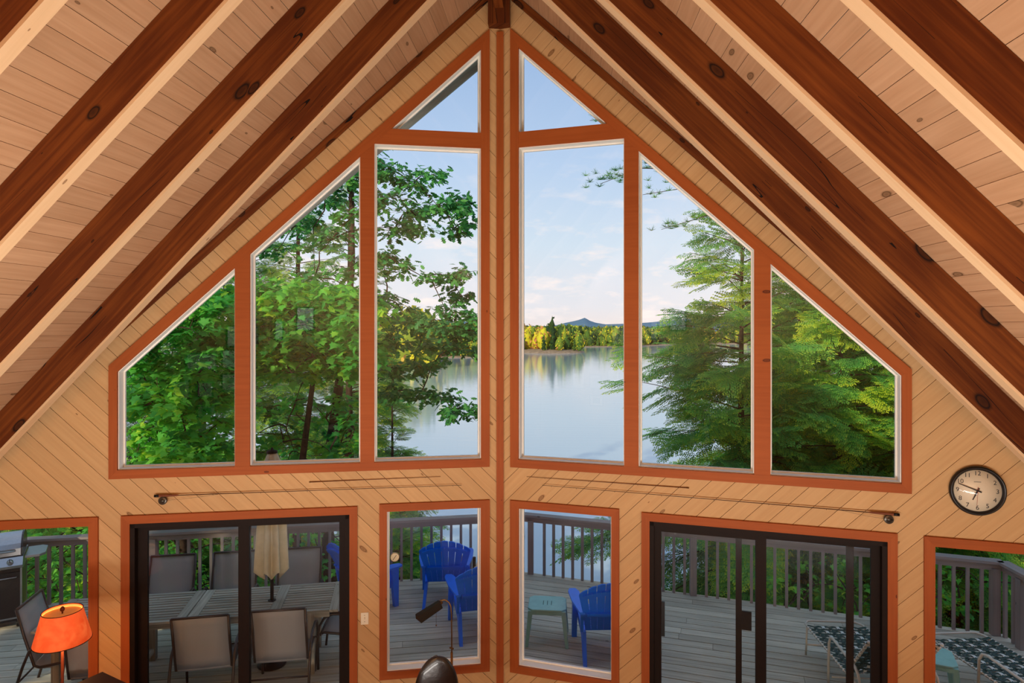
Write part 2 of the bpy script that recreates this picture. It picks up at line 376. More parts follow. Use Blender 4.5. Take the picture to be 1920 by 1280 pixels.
# prow walls: diagonal tongue and groove boards, one object per board
cells = [
 [(0,0),(.16,0),(.16,ZD-.16*CA),(0,ZD)],
 [(.16,6.92-.95*.16),(3.62,6.92-.95*3.62),(3.62,ZD-3.62*CA),(.16,ZD-.16*CA)],
 [(.16,2.08),(3.62,2.08),(3.62,2.505),(.16,2.505)],
 [(.16,0),(1.165,0),(1.165,.435),(.16,.435)],
 [(1.165,0),(1.45,0),(1.45,2.08),(1.165,2.08)],
 [(3.515,0),(3.62,0),(3.62,2.08),(3.515,2.08)],
 [(3.62,0),(3.79,0),(3.79,ZD-3.79*CA),(3.62,ZD-3.62*CA)],
 [(3.79,2.08),(5.05,2.08),(5.05,ZD-5.05*CA),(3.79,ZD-3.79*CA)],
 [(3.79,0),(5.05,0),(5.05,.435),(3.79,.435)],
 [(5.05,0),(5.34,0),(5.34,ZD-5.34*CA),(5.05,ZD-5.05*CA)]]
BW = .1455
def touches(p, q):
    for i in range(len(p)):
        a,b = Vector(p[i]), Vector(p[(i+1)%len(p)]); d = b-a
        if d.length<.01: continue
        dn = d.normalized()
        for j in range(len(q)):
            c,e = Vector(q[j]), Vector(q[(j+1)%len(q)])
            if abs((c-a).cross(dn))<.002 and abs((e-a).cross(dn))<.002 and (e-c).length>.01:
                s0,s1 = sorted(((c-a).dot(dn),(e-a).dot(dn)))
                if min(s1,d.length)-max(s0,0) > .02: return True
    return False
r2 = math.sqrt(.5)
wallobj = {}
for s, nm in ((-1,'wall_left'),(1,'wall_right')):
    wl = empty(nm, kind='structure'); wallobj[s] = wl
    back = MB()
    for c in cells: back.prism([W(s,t,z,.022) for t,z in c], dirs(s)[1]*.12)
    back.build('wall_core', M_gap, wl)
    d, n = dirs(s); ug = (d*r2+UP*r2); vg = (d*r2-UP*r2)
    k0 = int(-7.4*r2/BW)-2; k1 = int(5.4*r2/BW)+2
    for k in range(k0, k1):
        c0, c1 = k*BW+.0019, (k+1)*BW-.0019      # across coordinate (t - z)/sqrt2
        strip = [( (c0+a)*r2, (-c0+a)*r2 ) for a in (-1,9)]+[((c1+a)*r2, (-c1+a)*r2) for a in (9,-1)]
        if sum(strip[i][0]*strip[(i+1)%4][1]-strip[(i+1)%4][0]*strip[i][1] for i in range(4))<0: strip=strip[::-1]
        pcs = [p for p in (clip_convex(strip, c) for c in cells) if len(p)>2 and area2(p)>.0004]
        used = [False]*len(pcs)
        for i in range(len(pcs)):
            if used[i]: continue
            comp=[i]; used[i]=True; q=[i]
            while q:
                a = q.pop()
                for j in range(len(pcs)):
                    if not used[j] and touches(pcs[a],pcs[j]): used[j]=True; comp.append(j); q.append(j)
            if sum(area2(pcs[j]) for j in comp)<.003: continue
            mb = MB(); off = Vector((random.uniform(0,9),random.uniform(0,9)))
            for j in comp:
                P = [W(s,t,z,0) for t,z in pcs[j]]; nn = len(P); vs = P+[p+n*.02 for p in P]
                fs = [tuple(range(nn)), tuple(range(nn,2*nn))[::-1]]+[(a,nn+a,nn+(a+1)%nn,(a+1)%nn) for a in range(nn)]
                mb.add(vs, fs, (Vector((AX,AY,0))-ug*off.x-vg*off.y, ug, vg, Vector((0,0,0))))
            mb.build('board', M_wall, wl)
# side walls, back wall (the rest of the room, lit by the same added lights)
for s, nm in ((-1,'wall_west'),(1,'wall_east')):
    wl = empty(nm, kind='structure'); x = AX+s*HALF
    for k in range(14):
        z0 = k*.165; MB().box((x+s*.02,(BACK+yw(HALF))/2,min(z0+.08,2.2)), .03, yw(HALF)-BACK, .158, None, 1).build('board', M_wall, wl)
    MB().box((x+s*.1,(BACK+yw(HALF))/2,1.08), .1, yw(HALF)-BACK, 2.2).build('wall_core', M_dark, wl)
bw = empty('wall_back', kind='structure')
for k in range(52):
    x0 = -HALF+k*.2; x1 = x0+.194; xm=[x0,x1]
    if x0<0<x1: pl=[(AX+x0,ZD-abs(x0)-.01),(AX,ZD-.01),(AX+x1,ZD-abs(x1)-.01)]
    else: pl=[(AX+x0,ZD-abs(x0)-.01),(AX+x1,ZD-abs(x1)-.01)]
    MB().prism([(AX+x0,BACK,0)]+[(a,BACK,b) for a,b in pl]+[(AX+x1,BACK,0)], (0,-.03,0), UP, Vector((1,0,0))).build('board', M_wall, bw)
MB().prism([(AX-HALF,BACK-.03,0),(AX+HALF,BACK-.03,0),(AX+HALF,BACK-.03,ZD-HALF),(AX,BACK-.03,ZD),(AX-HALF,BACK-.03,ZD-HALF)], (0,-.12,0)).build('wall_core', M_dark, bw)
# ceiling boards, parallel to the ridge
ce = empty('ceiling', kind='structure')
for s in (-1,1):
    for k in range(52):
        a, b = .0995*k, .0995*(k+1)-.0022
        P = [(AX+s*a,BACK,ZD-a),(AX+s*b,BACK,ZD-b),(AX+s*b,yw(b)-.001,ZD-b),(AX+s*a,yw(a)-.001,ZD-a)]
        mb = MB(); mb.prism([(p[0]+random.uniform(0,0),p[1],p[2]) for p in P], (s*.014,0,.014), Vector((0,1,0)), Vector((s*r2,0,-r2)))
        mb.build('board', M_ceil, ce)
rf = empty('roof', kind='structure')
for s in (-1,1):
    e = 5.9
    P = [(AX,BACK-.3,ZD+.03),(AX+s*e,BACK-.3,ZD+.03-e),(AX+s*e,yw(e)+.15,ZD+.03-e),(AX,AY+1.05,ZD+.03)]
    MB().prism(P, (0,0,.3), Vector((0,1,0))).build('roof_deck', M_soff, rf)
    # soffit boards and rake fascia of the overhang
    for k in range(8):
        o0, o1 = .15+k*.113, .15+k*.113+.109; m0 = .147
        P = [(AX,AY+o0,ZD-.10),(AX+s*(e if k==0 else e*(1.05-o0)/.9),yw(e*(1.05-o0)/.9 if k else e)+m0,ZD-.10-(e if k==0 else e*(1.05-o0)/.9)),(AX+s*e*(1.05-o1)/.9,yw(e*(1.05-o1)/.9)+m0,ZD-.10-e*(1.05-o1)/.9),(AX,AY+o1,ZD-.10)]
        P = [(AX,AY+o0,ZD-.10),(AX+s*e,yw(e)+.15+(o0-.15)*.0+.0,ZD-.10-e),(AX+s*e,yw(e)+.15+.004*k,ZD-.10-e),(AX,AY+o1,ZD-.10)]
        MB().prism(P, (0,0,.1), Vector((s*r2,0,-r2))).build('soffit_board', M_soff, rf)
    P = [(AX,AY+1.05,ZD-.16),(AX+s*e,yw(e)+.15,ZD-.16-e),(AX+s*e,yw(e)+.19,ZD-.16-e),(AX,AY+1.09,ZD-.16)]
    MB().prism(P, (0,0,.5), Vector((s*r2,0,-r2))).build('fascia', M_soff, rf)
# dark trim where wall and ceiling meet, corner post, block under the ridge, ridge beam
k = 0
for s in (-1,1):
    k += 1; d, n = dirs(s)
    P = [W(s,.12,ZD-.12*CA-.002,-.03),W(s,5.3,ZD-5.3*CA-.002,-.03),W(s,5.3,ZD-5.3*CA-.095,-.03),W(s,.12,ZD-.12*CA-.095,-.03)]
    tag(MB().prism(P, n*.029, (d-UP).normalized()).build('trim_%d'%k, M_raft), kind='structure')
post = MB(); dl,nl = dirs(-1); dr_,nr_ = dirs(1)
P = [W(-1,.042,0,-.024), Vector((AX,AY-.03,0)), W(1,.042,0,-.024), W(1,.03,0,.0), W(-1,.03,0,.0)]
post.prism(P, (0,0,6.86), Vector((0,0,1)), Vector((1,0,0)))
post.v = post.v; q = post
pm = MB(); pm.add(post.v, post.f, (Vector((AX,AY,0)), UP, Vector((1,0,0)), Vector((0,1,0))))
tag(pm.build('trim_3', M_trim), kind='structure')
bl = MB(); bl.prism([(AX-.112,AY-.13,6.90),(AX+.105,AY-.13,6.90),(AX+.105,AY+.0,6.90),(AX-.112,AY+.0,6.90)], (0,0,.34)); 
bm_ = MB(); bm_.add(bl.v, bl.f, (Vector((AX,AY,0)), UP, Vector((1,0,0)), Vector((0,1,0))))
tag(bm_.build('post_head', M_raft), 'dark stained block at the peak where both rafter rows meet', 'beam')
tag(MB().box((AX,(BACK+AY)/2,7.20), .09, AY-BACK-.1, .30, None, 1).build('ridge_beam', M_raft), 'dark ridge beam running along the very top of the ceiling', 'beam')

# ================================================================= rafters
yl = [5.20,4.35,3.53,2.70,1.87,1.04,.2]; yr = [5.19,4.43,3.54,2.71,1.88,1.05,.2]
words = ['first rafter from the window wall','second rafter from the window wall','third rafter from the window wall','fourth rafter from the window wall','fifth rafter from the window wall, nearly overhead','sixth rafter','seventh rafter']
TH = .085
for s, ys, side in ((-1,yl,'left'),(1,yr,'right')):
    for i, y in enumerate(ys[:6]):
        a, b = .05, (5.15 if i else 4.9)
        rt = empty('rafter', (AX,y,ZD), 0, 'stained pine %s on the %s slope, pale underside'%(words[i],side), 'rafter', 'rafters of the %s roof slope'%side)
        mb = MB(); inv = Matrix.Translation((-AX,-y,-ZD))
        P = [(AX+s*a,y,ZD-a-.003),(AX+s*b,y,ZD-b-.003),(AX+s*b,y,ZB+.028-b),(AX+s*a,y,ZB+.028-a)]
        mb.prism(P, (0,TH,0), Vector((s*r2,0,-r2)), Vector((s*r2,0,r2))); mb.build('timber', M_raft, rt, inv=inv)
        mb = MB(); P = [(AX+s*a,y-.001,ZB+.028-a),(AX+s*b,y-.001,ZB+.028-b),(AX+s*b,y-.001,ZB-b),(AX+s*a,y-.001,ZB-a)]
        mb.prism(P, (0,TH+.002,0), Vector((s*r2,0,-r2)), Vector((s*r2,0,r2))); o = mb.build('underside_strip', M_under, rt, inv=inv); o['label'] = 'pale pine underside'  # underside strip coloured paler than the rafter faces

# ================================================================= windows
def wprism(s, pts, o0, o1):
    d, n = dirs(s); return MB().prism([W(s,t,z,o0) for t,z in pts], n*(o1-o0), (W(s,*pts[1])-W(s,*pts[0])).normalized())
def ring(poly, w):
    """inset a convex polygon by w (or list of w per edge)"""
    n = len(poly); ws = w if isinstance(w,(list,tuple)) else [w]*n
    A = sum(poly[i][0]*poly[(i+1)%n][1]-poly[(i+1)%n][0]*poly[i][1] for i in range(n)); sg = 1 if A>0 else -1
    ln=[]
    for i in range(n):
        (x0,y0),(x1,y1)=poly[i],poly[(i+1)%n]; dx,dy=x1-x0,y1-y0; l=math.hypot(dx,dy); nx,ny=-dy/l*sg,dx/l*sg
        ln.append((nx,ny,nx*x0+ny*y0+ws[i]))
    out=[]
    for i in range(n):
        a,b,c=ln[i-1]; d,e,f=ln[i]; D=a*e-b*d; out.append(((c*e-b*f)/D,(a*f-c*d)/D))
    return out
def frame_ring(s, poly, w, o0, o1, name, mat, par):
    inn = ring(poly, w); n=len(poly)
    for i in range(n):
        j=(i+1)%n; wprism(s,[poly[i],poly[j],inn[j],inn[i]],o0,o1).build(name, mat, par)
    return inn
def pane(s, poly, o, par, mat=None):
    return wprism(s, poly, o, o+.006).build('pane', mat or M_glass, par)
def vinyl(s, poly, par, white=True):
    """recessed white window frame and glass inside an opening"""
    inn = frame_ring(s, poly, .007, .0, .125, 'jamb', M_vinyl, par)
    inn2 = frame_ring(s, inn, .014, .095, .12, 'sash', M_vinyl, par)
    pane(s, inn2, .105, par)
wn = 0
for s in (-1,1):
    wn += 1; wi = empty('window_%d'%wn, kind='structure')
    outer = [(.112,2.465),(3.66,2.465),(3.66,rake(3.66,6.99)),(.112,rake(.112,6.99))]
    inner = [(.198,2.545),(3.586,2.545),(3.586,rake(3.586,6.865)),(.198,rake(.198,6.865))]
    for i in range(4):
        j=(i+1)%4; wprism(s,[outer[i],outer[j],inner[j],inner[i]],-.024,.0).build('casing', M_trim, wi)
    # liner between casing and glass line
    lin_ = ring(outer, [.04,.04,.045,.05])
    muls = [(1.252,1.387),(2.415,2.552)]
    for a,b in muls:
        wprism(s,[(a,2.545),(b,2.545),(b,rake(b,6.865)),(a,rake(a,6.865))],-.022,.12).build('mullion', M_trim, wi)
    wprism(s,[(.198,5.68),(1.252,5.68),(1.252,5.70+.0),(1.09,5.832),(.198,5.832)],-.021,.12).build('transom', M_trim, wi)
    wprism(s,[(1.09,5.832),(1.252,5.695),(1.252,rake(1.252,6.865)),(1.09,rake(1.09,6.865))],-.021,.12).build('transom', M_trim, wi)
    for pol in ([(.198,2.545),(1.252,2.545),(1.252,5.68),(.198,5.68)],
                [(1.387,2.545),(2.415,2.545),(2.415,rake(2.415,6.865)),(1.387,rake(1.387,6.865))],
                [(2.552,2.545),(3.586,2.545),(3.586,rake(3.586,6.865)),(2.552,rake(2.552,6.865))],
                [(.198,5.832),(1.088,5.832),(.198,rake(.198,6.865))]):
        vinyl(s, pol, wi)
    # lower window beside the post
    wn += 1; wi = empty('window_%d'%wn, kind='structure')
    O = [(.110,.40),(1.203,.40),(1.203,2.13),(.110,2.13)]; I = [(.20,.475),(1.13,.475),(1.13,2.055),(.20,2.055)]
    for i in range(4): j=(i+1)%4; wprism(s,[O[i],O[j],I[j],I[i]],-.024,.0).build('casing', M_trim, wi)
    vinyl(s, I, wi)
    # outer window by the corner
    wn += 1; wi = empty('window_%d'%wn, kind='structure')
    O = [(3.752,.40),(5.09,.40),(5.09,2.117),(3.752,2.117)]; I = [(3.832,.475),(5.01,.475),(5.01,2.038),(3.832,2.038)]
    for i in range(4): j=(i+1)%4; wprism(s,[O[i],O[j],I[j],I[i]],-.024,.0).build('casing', M_trim, wi)
    vinyl(s, [(3.795,.435),(5.047,.435),(5.047,2.078),(3.795,2.078)], wi)
    # sliding door
    dn = 1 if s<0 else 2
    do = empty('door_%d'%dn, kind='structure')
    O = [(1.415,.0),(3.555,.0),(3.555,2.118),(1.415,2.118)]; I = [(1.49,.0),(3.48,.0),(3.48,2.043),(1.49,2.043)]
    for i in (1,2,3): j=(i+1)%4; wprism(s,[O[i],O[j],I[j],I[i]],-.024,.0).build('casing', M_trim, do)
    # bronze frame
    for pts in ([(1.488,.03),(1.53,.03),(1.53,2.045),(1.488,2.045)],[(3.44,.03),(3.482,.03),(3.482,2.045),(3.44,2.045)],[(1.488,2.0),(3.482,2.0),(3.482,2.045),(1.488,2.045)],[(1.488,.0),(3.482,.0),(3.482,.045),(1.488,.045)]):
        wprism(s,pts,-.012,.13).build('door_frame', M_bronze, do)
    def panel(nm, a, b, o0, wl_, wr_, top=.05):
        p = empty(nm); p.parent = do
        z0, z1 = .045, 2.0
        for pts in ([(a,z0),(a+wl_,z0),(a+wl_,z1),(a,z1)],[(b-wr_,z0),(b,z0),(b,z1),(b-wr_,z1)],[(a+wl_,z1-top),(b-wr_,z1-top),(b-wr_,z1),(a+wl_,z1)],[(a+wl_,z0),(b-wr_,z0),(b-wr_,z0+.09),(a+wl_,z0+.09)]):
            wprism(s,pts,o0,o0+.035).build('stile', M_bronze, p)
        pane(s,[(a+wl_,z0+.09),(b-wr_,z0+.09),(b-wr_,z1-top),(a+wl_,z1-top)], o0+.015, p, M_dglass)
        return p
    if s<0:
        p = panel('sliding_panel', 1.53, 2.53, .015, .06, .10, .035); panel('fixed_panel', 2.43, 3.44, .06, .09, .085, .05)
    else:
        p = panel('sliding_panel', 1.53, 2.52, .015, .065, .09, .055); panel('fixed_panel', 2.43, 3.44, .06, .09, .07, .05)
        hb = MB(); hb.add(*(lambda m: (m.v, m.f))(wprism(s,[(1.60,.98),(1.63,.98),(1.63,1.30),(1.60,1.30)],-.03,-.01))); hb.build('door_handle', M_blackm, p)
        sp_ = empty('screen_panel'); sp_.parent = do
        for a,b in ((2.262,2.315),(3.185,3.245)):
            wprism(s,[(a,.06),(b,.06),(b,1.99),(a,1.99)],.105,.125).build('stile', M_bronze, sp_)
        wprism(s,[(2.315,.06),(3.185,.06),(3.185,.12),(2.315,.12)],.105,.125).build('stile', M_bronze, sp_)
        wprism(s,[(2.315,1.08),(2.40,1.08),(2.40,1.25),(2.315,1.25)],.10,.118).build('latch', M_bronze, sp_)

# ================================================================= deck
DP = Vector((AX+.02,10.17,0)); RC = Vector((5.60,8.53,0)); LC = Vector((-9.2,7.98,0))
dk = empty('deck_floor', kind='structure')
PW = .158
for s in (-1,1):
    d, n = dirs(s)
    end = RC if s>0 else LC
    base = Vector((AX,AY,0))
    P3 = [base+n*.16, None, None, None]
    xe = end.x
    poly_w = [Vector((AX, AY+.16/CA, 0)), Vector((AX, DP.y, 0)), end, Vector((xe, AY-abs(xe-AX)*SA/CA+.16/CA, 0))]
    cell = [((p-base).dot(d), (p-base).dot(n)) for p in poly_w]
    A_ = sum(cell[i][0]*cell[(i+1)%4][1]-cell[(i+1)%4][0]*cell[i][1] for i in range(4))
    if A_<0: cell = cell[::-1]
    for r in range(0, 28):
        v0 = .16+r*PW; v1 = v0+PW-.013
        cuts = [-2, random.uniform(1,4), random.uniform(4.6,8), 10]
        for a,b in zip(cuts[:-1],cuts[1:]):
            p = clip_convex([(a+.002,v0),(b-.002,v0),(b-.002,v1),(a+.002,v1)], cell)
            if len(p)<3 or area2(p)<.004: continue
            MB().prism([base+d*x+n*y+Vector((0,0,-.035+random.uniform(-.001,.001))) for x,y in p], (0,0,.035), d, n).build('plank', M_deck, dk)
    # rim joist
    MB().bar(Vector((DP.x,DP.y,-.14))-n*.02, Vector((end.x,end.y,-.14))-n*.02, .04, .24).build('rim_joist', M_rail, dk)
    sb = [Vector((p.x,p.y,-.06)) for p in poly_w]
    MB().prism([p for p in sb], (0,0,-.02)).build('joist_cover', M_dark, dk)
for x,y in ((-.6,9.6),(3,8.8),(-4,8.8),(5.2,8.2),(-8,7.9),(5.2,5.6)):
    MB().box((x,y,-4.2), .14,.14,8.2).build('deck_post', M_rail, dk)

def railing(pts, label, nb_gap=.152, posts=()):
    rt = empty('deck_railing', pts[0], 0, label, 'railing'); inv = Matrix.Translation(-Vector(pts[0]))
    for (a,b) in zip(pts[:-1],pts[1:]):
        a,b = Vector(a),Vector(b); d = (b-a).normalized(); l = (b-a).length; n = Vector((-d.y,d.x,0))
        MB().bar(a+UP*.925, b+UP*.925, .15, .034).build('cap_rail', M_rail, rt, inv=inv)
        MB().bar(a+UP*.862, b+UP*.862, .04, .088).build('top_rail', M_rail, rt, inv=inv)
        nb = int(l/nb_gap)
        for i in range(nb+1):
            p = a+d*(i*nb_gap+.05)
            if i*nb_gap+.05>l: break
            if any((p-Vector(q)).length<.085 for q in posts): continue
            MB().bar(p+UP*-.04, p+UP*.82, .038, .038, d).build('baluster', M_rail, rt, inv=inv)
    for q in posts:
        MB().bar(Vector(q)+UP*-.2, Vector(q)+UP*.845, .09, .09, (1,0,0)).build('post', M_rail, rt, inv=inv)
    return rt
def off(p, q, d=-.0):
    return p
up_ = lambda v, k=0: Vector((v.x,v.y,0))
sR = (RC-DP).normalized(); sL = (LC-DP).normalized()
ins = .045
pd = DP-Vector((0,ins,0)); pr = RC+Vector((-ins,-ins,0)); plc = LC+Vector((0,-ins,0))
railing([pd, pr, Vector((RC.x-ins, 5.0, 0))], 'weathered grey-brown deck railing, right run with the corner beside the green loungers', .152, [pd+sR*.13, pd+sR*2.6, pr-sR*.08, Vector((RC.x-ins,8.15,0)), Vector((RC.x-ins,6.4,0))])
railing([pd-sR*.0+sL*.02, plc], 'weathered grey-brown deck railing, left run behind the grill and dining table', .152, [pd+sL*2.75, pd+sL*5.4, pd+sL*8.2])
# ================================================================= lake and land
LZ = EYE-12.0
tag(MB().prism([(-2500,-400,LZ-1),(2500,-400,LZ-1),(2500,4000,LZ-1),(-2500,4000,LZ-1)],(0,0,1)).build('lake', M_water), kind='structure')
def gh(x, y):
    shore = 20.5 + max(0,(-x-3.5))*1.0 + max(0,(x-5.5))*1.0
    k = (y-8.5)/(shore-8.5)
    z = -1.2 - 7.4*max(0,k)**.85 if k>0 else -1.2
    z += .25*math.sin(x*.9+y*.5)*min(1,max(0,k)*3)
    return max(z, LZ-1.5)
mb = MB(); nx, ny = 90, 70
mb.grid([[Vector((-70+140*i/nx, -30+110*j/ny, gh(-70+140*i/nx, -30+110*j/ny))) for j in range(ny+1)] for i in range(nx+1)])
tag(mb.build('terrain', M_ground), kind='structure')

# ================================================================= things on the wall
def sweep_text(txt, loc, rot, size, mat, parent):
    cu = bpy.data.curves.new('numeral','FONT'); cu.body = txt; cu.size = size; cu.align_x='CENTER'; cu.align_y='CENTER'; cu.extrude = .0006
    cu.materials.append(mat); t_ = bpy.data.objects.new('t_', cu); C.objects.link(t_); bpy.context.view_layer.update()
    me = bpy.data.meshes.new_from_object(t_.evaluated_get(bpy.context.evaluated_depsgraph_get())); bpy.data.objects.remove(t_); me.materials.clear(); me.materials.append(mat)
    o = bpy.data.objects.new('numeral', me); C.objects.link(o); o.parent = parent; o.location = loc; o.rotation_euler = rot; return o
# clock: local x along the wall to the right, y up, z into the room
def wallmat(s):
    d, n = dirs(s); x = d if s>0 else -d
    return Matrix((x, UP, -n)).transposed()
ck = empty('wall_clock', W(1,4.133,2.528,-.002), 0, 'round black-rimmed wall clock with a cream face on the right wall', 'clock')
ck.rotation_euler = wallmat(1).to_euler()
MB().lathe([(.17,.0),(.200,.0),(.204,.02),(.196,.042),(.184,.044),(.178,.028),(.17,.022)], seg=64).build('rim', M_cfrm, ck)
fc = MB().lathe([(.001,.004),(.182,.004),(.182,.018),(.001,.018)], seg=64).build('face', M_cface, ck)
for h in range(1,13):
    a = PI/2-h*PI/6; sweep_text(str(h), (.141*math.cos(a), .141*math.sin(a), .0186), (0,0,0), .050, M_ink, ck)
MB().box((0,.072,.0187), .05,.007,.0006).build('maker_mark', plain('mark_grey',(150,140,125),.6), ck)
def hand(name, ang, l, tail, w0, z, mat):
    d = Vector((math.cos(ang),math.sin(ang),0)); p = Vector((-d.y,d.x,0))
    MB().prism([-d*tail-p*w0*.7+UP*z, d*l-p*w0*.35+UP*z, d*l+p*w0*.35+UP*z, -d*tail+p*w0*.7+UP*z], (0,0,.0015)).build(name, mat, ck)
hand('hour_hand', PI/2-(6+48/60)*PI/6, .085, .025, .010, .022, M_ink)
hand('minute_hand', PI/2-48.5*PI/30, .145, .03, .008, .025, M_ink)
hand('second_hand', PI/2-30.6*PI/30, .125, .03, .002, .028, M_red)
MB().lathe([(.001,.02),(.007,.02),(.007,.031),(.001,.031)], seg=12).build('hub', M_ink, ck)
MB().lathe([(.001,.036),(.180,.036),(.180,.038),(.001,.038)], seg=48).build('glass_cover', M_glass, ck)
# fishing rods
def rod(s, butt, tip, reel, label):
    o = empty('fishing_rod', W(s,butt[0],butt[1],-.03), 0, label, 'fishing rod'); inv = Matrix.Translation(-W(s,butt[0],butt[1],-.03))
    P = lambda k, oo=-.03: W(s, butt[0]+(tip[0]-butt[0])*k, butt[1]+(tip[1]-butt[1])*k, oo)
    MB().tube([P(.05),P(1)], [.0042,.0020], 8).build('blank', plain('rod_brown',(70,34,18),.45), o, inv=inv)
    MB().tube([P(0),P(.005),P(.03),P(.065),P(.075)], [.010,.011,.011,.009,.005], 10).build('grip', plain('cork_grip',(120,64,36),.7), o, inv=inv)
    MB().tube([P(.0),P(.014)], [.0125,.0125], 10).build('reel_seat', M_blackm, o, inv=inv)
    for k in (.18,.33,.48,.63,.77,.89,.97):
        c = P(k); MB().tube([c+Vector((0,0,-.004)), c+Vector((0,0,-.012))], .0016, 6).build('guide', M_blackm, o, inv=inv)
    if reel:
        rc = P(.026)+UP*-.045; R = wallmat(s)
        rl = MB().lathe([(.001,-.014),(.030,-.014),(.037,-.010),(.037,.012),(.032,.014),(.014,.014),(.012,.018),(.001,.018)], rc, 28, R=R).build('reel', plain('reel_grey',(84,78,70),.3,.7), o, inv=inv)
        h = MB().tube([rc+R@Vector((.022,.0,.014)), rc+R@Vector((.022,0,.028))], .004, 8).build('knob', M_blackm, rl, inv=inv)
        MB().tube([P(.026),rc+UP*.03], .004, 6).build('reel_foot', M_steel, o, inv=inv)
        ln = []
        for i in range(17):
            u=i/16; k=.03+u*.18 if s<0 else .03+u*.12; q=P(k); ln.append(q+UP*(-.045*(1-u)**1.5 - .012*math.sin(u*PI)))
        MB().tube(ln, .0011, 4).build('line', M_ink, o, inv=inv)
    return o
rod(-1,(3.262,2.297),(.395,2.293),True,'long fishing rod with a reel on the left wall above the sliding door')
rod(1,(3.566,2.284),(.447,2.310),True,'long fishing rod with a reel on the right wall above the sliding door')
def rodtip(s, a, b, label):
    o = empty('rod_tip_section', W(s,a[0],a[1],-.012), 0, label, 'rod section'); inv = Matrix.Translation(-W(s,a[0],a[1],-.012))
    MB().tube([W(s,a[0],a[1],-.012),W(s,b[0],b[1],-.012)], [.0038,.0018], 8).build('blank', plain('rod_brown2',(98,54,28),.35), o, inv=inv)
    MB().tube([W(s,a[0],a[1],-.012),W(s,a[0]+(b[0]-a[0])*.012,a[1],-.012)], .0058, 8).build('ferrule', M_brass, o, inv=inv)
    for k in (.3,.6,.88):
        c = W(s,a[0]+(b[0]-a[0])*k,a[1]+(b[1]-a[1])*k,-.012); MB().tube([c,c+UP*-.009], .0015, 6).build('guide', M_blackm, o, inv=inv)
rodtip(-1,(1.871,2.372),(.603,2.381),'thin spare rod section pinned above the left fishing rod')
rodtip(1,(1.849,2.380),(.282,2.378),'thin spare rod section pinned above the right fishing rod')
# switch
o = empty('light_switch', W(-1,1.345,1.012,-.001), 0, 'cream light switch plate between the left sliding door and the window', 'switch'); o.rotation_euler = wallmat(-1).to_euler()
bevel(MB().box((0,0,.004), .074,.118,.007).build('plate', M_plate, o), .002)
MB().box((0,.004,.011), .009,.02,.010, Matrix.Rotation(.4,3,'X')).build('toggle', M_plate, o)
for y in (-.03,.032): MB().lathe([(.001,0),(.0035,0),(.003,.0015),(.001,.0018)], (0,y,.0075), 10).build('screw', M_brass, o)
# thermometer on the outside of the glass
o = empty('thermometer', W(-1,1.058,1.552,.13), 0, 'round cream dial thermometer fixed outside the left centre window', 'thermometer'); o.rotation_euler = wallmat(-1).to_euler()
MB().lathe([(.001,-.01),(.044,-.01),(.047,-.004),(.047,.004),(.043,.006),(.001,.006)], seg=32).build('dial', plain('dial_cream',(226,214,176),.5), o)
MB().lathe([(.042,.006),(.047,.006),(.047,.009),(.042,.009)], seg=32).build('rim', M_brass, o)
MB().bar((-.018,-.026,.008),(.016,.022,.008), .005,.001,(0,0,1)).build('needle', M_ink, o)

# ================================================================= indoor furniture in the foreground
p = at(117,1171,5.25)
fl_ = empty('floor_lamp', (p.x,p.y,0), 0, 'lit floor lamp with an orange tapered shade beside the far left window', 'lamp')
zc = p.z
pts=[(.145,.115),(.2,-.125)]
MB().lathe([(.142,.118),(.205,-.130),(.202,-.132),(.139,.118)], (0,0,zc), 48).build('lamp_shade', M_shade, fl_)
MB().lathe([(.138,.112),(.200,-.126),(.198,-.126),(.136,.112)], (0,0,zc), 48).build('shade_lining', M_shadein, fl_)
for r,z in ((.143,.118),(.206,-.131)):
    MB().tube([(r*math.cos(a*PI/16),r*math.sin(a*PI/16),zc+z) for a in range(32)], .003, 6, closed=True).build('shade_rim', M_bronze, fl_)
MB().lathe([(.001,.09),(.137,.09),(.137,.094),(.001,.094)], (0,0,zc), 40).build('diffuser', plain('parchment',(214,150,84),.8,emis=(196,110,50),es=.35), fl_)
MB().lathe([(.006,.094),(.006,.11),(.016,.118),(.019,.130),(.014,.142),(.006,.150),(.001,.152)], (0,0,zc), 16).build('finial', plain('finial_brown',(92,34,18),.3,.2), fl_)
MB().tube([(0,0,.03),(0,0,zc-.02)], .011, 12).build('pole', plain('pole_brown',(96,44,26),.35,.5), fl_)
MB().lathe([(.001,0),(.15,0),(.15,.012),(.12,.022),(.03,.035),(.012,.05),(.001,.05)], seg=32).build('base', M_bronze, fl_)
ld = bpy.data.lights.new('bulb','POINT'); lo = bpy.data.objects.new('bulb', ld); C.objects.link(lo); lo.parent = fl_; lo.location=(0,0,zc-.14); ld.energy=9; ld.color=(1,.55,.25); ld.shadow_soft_size=.06

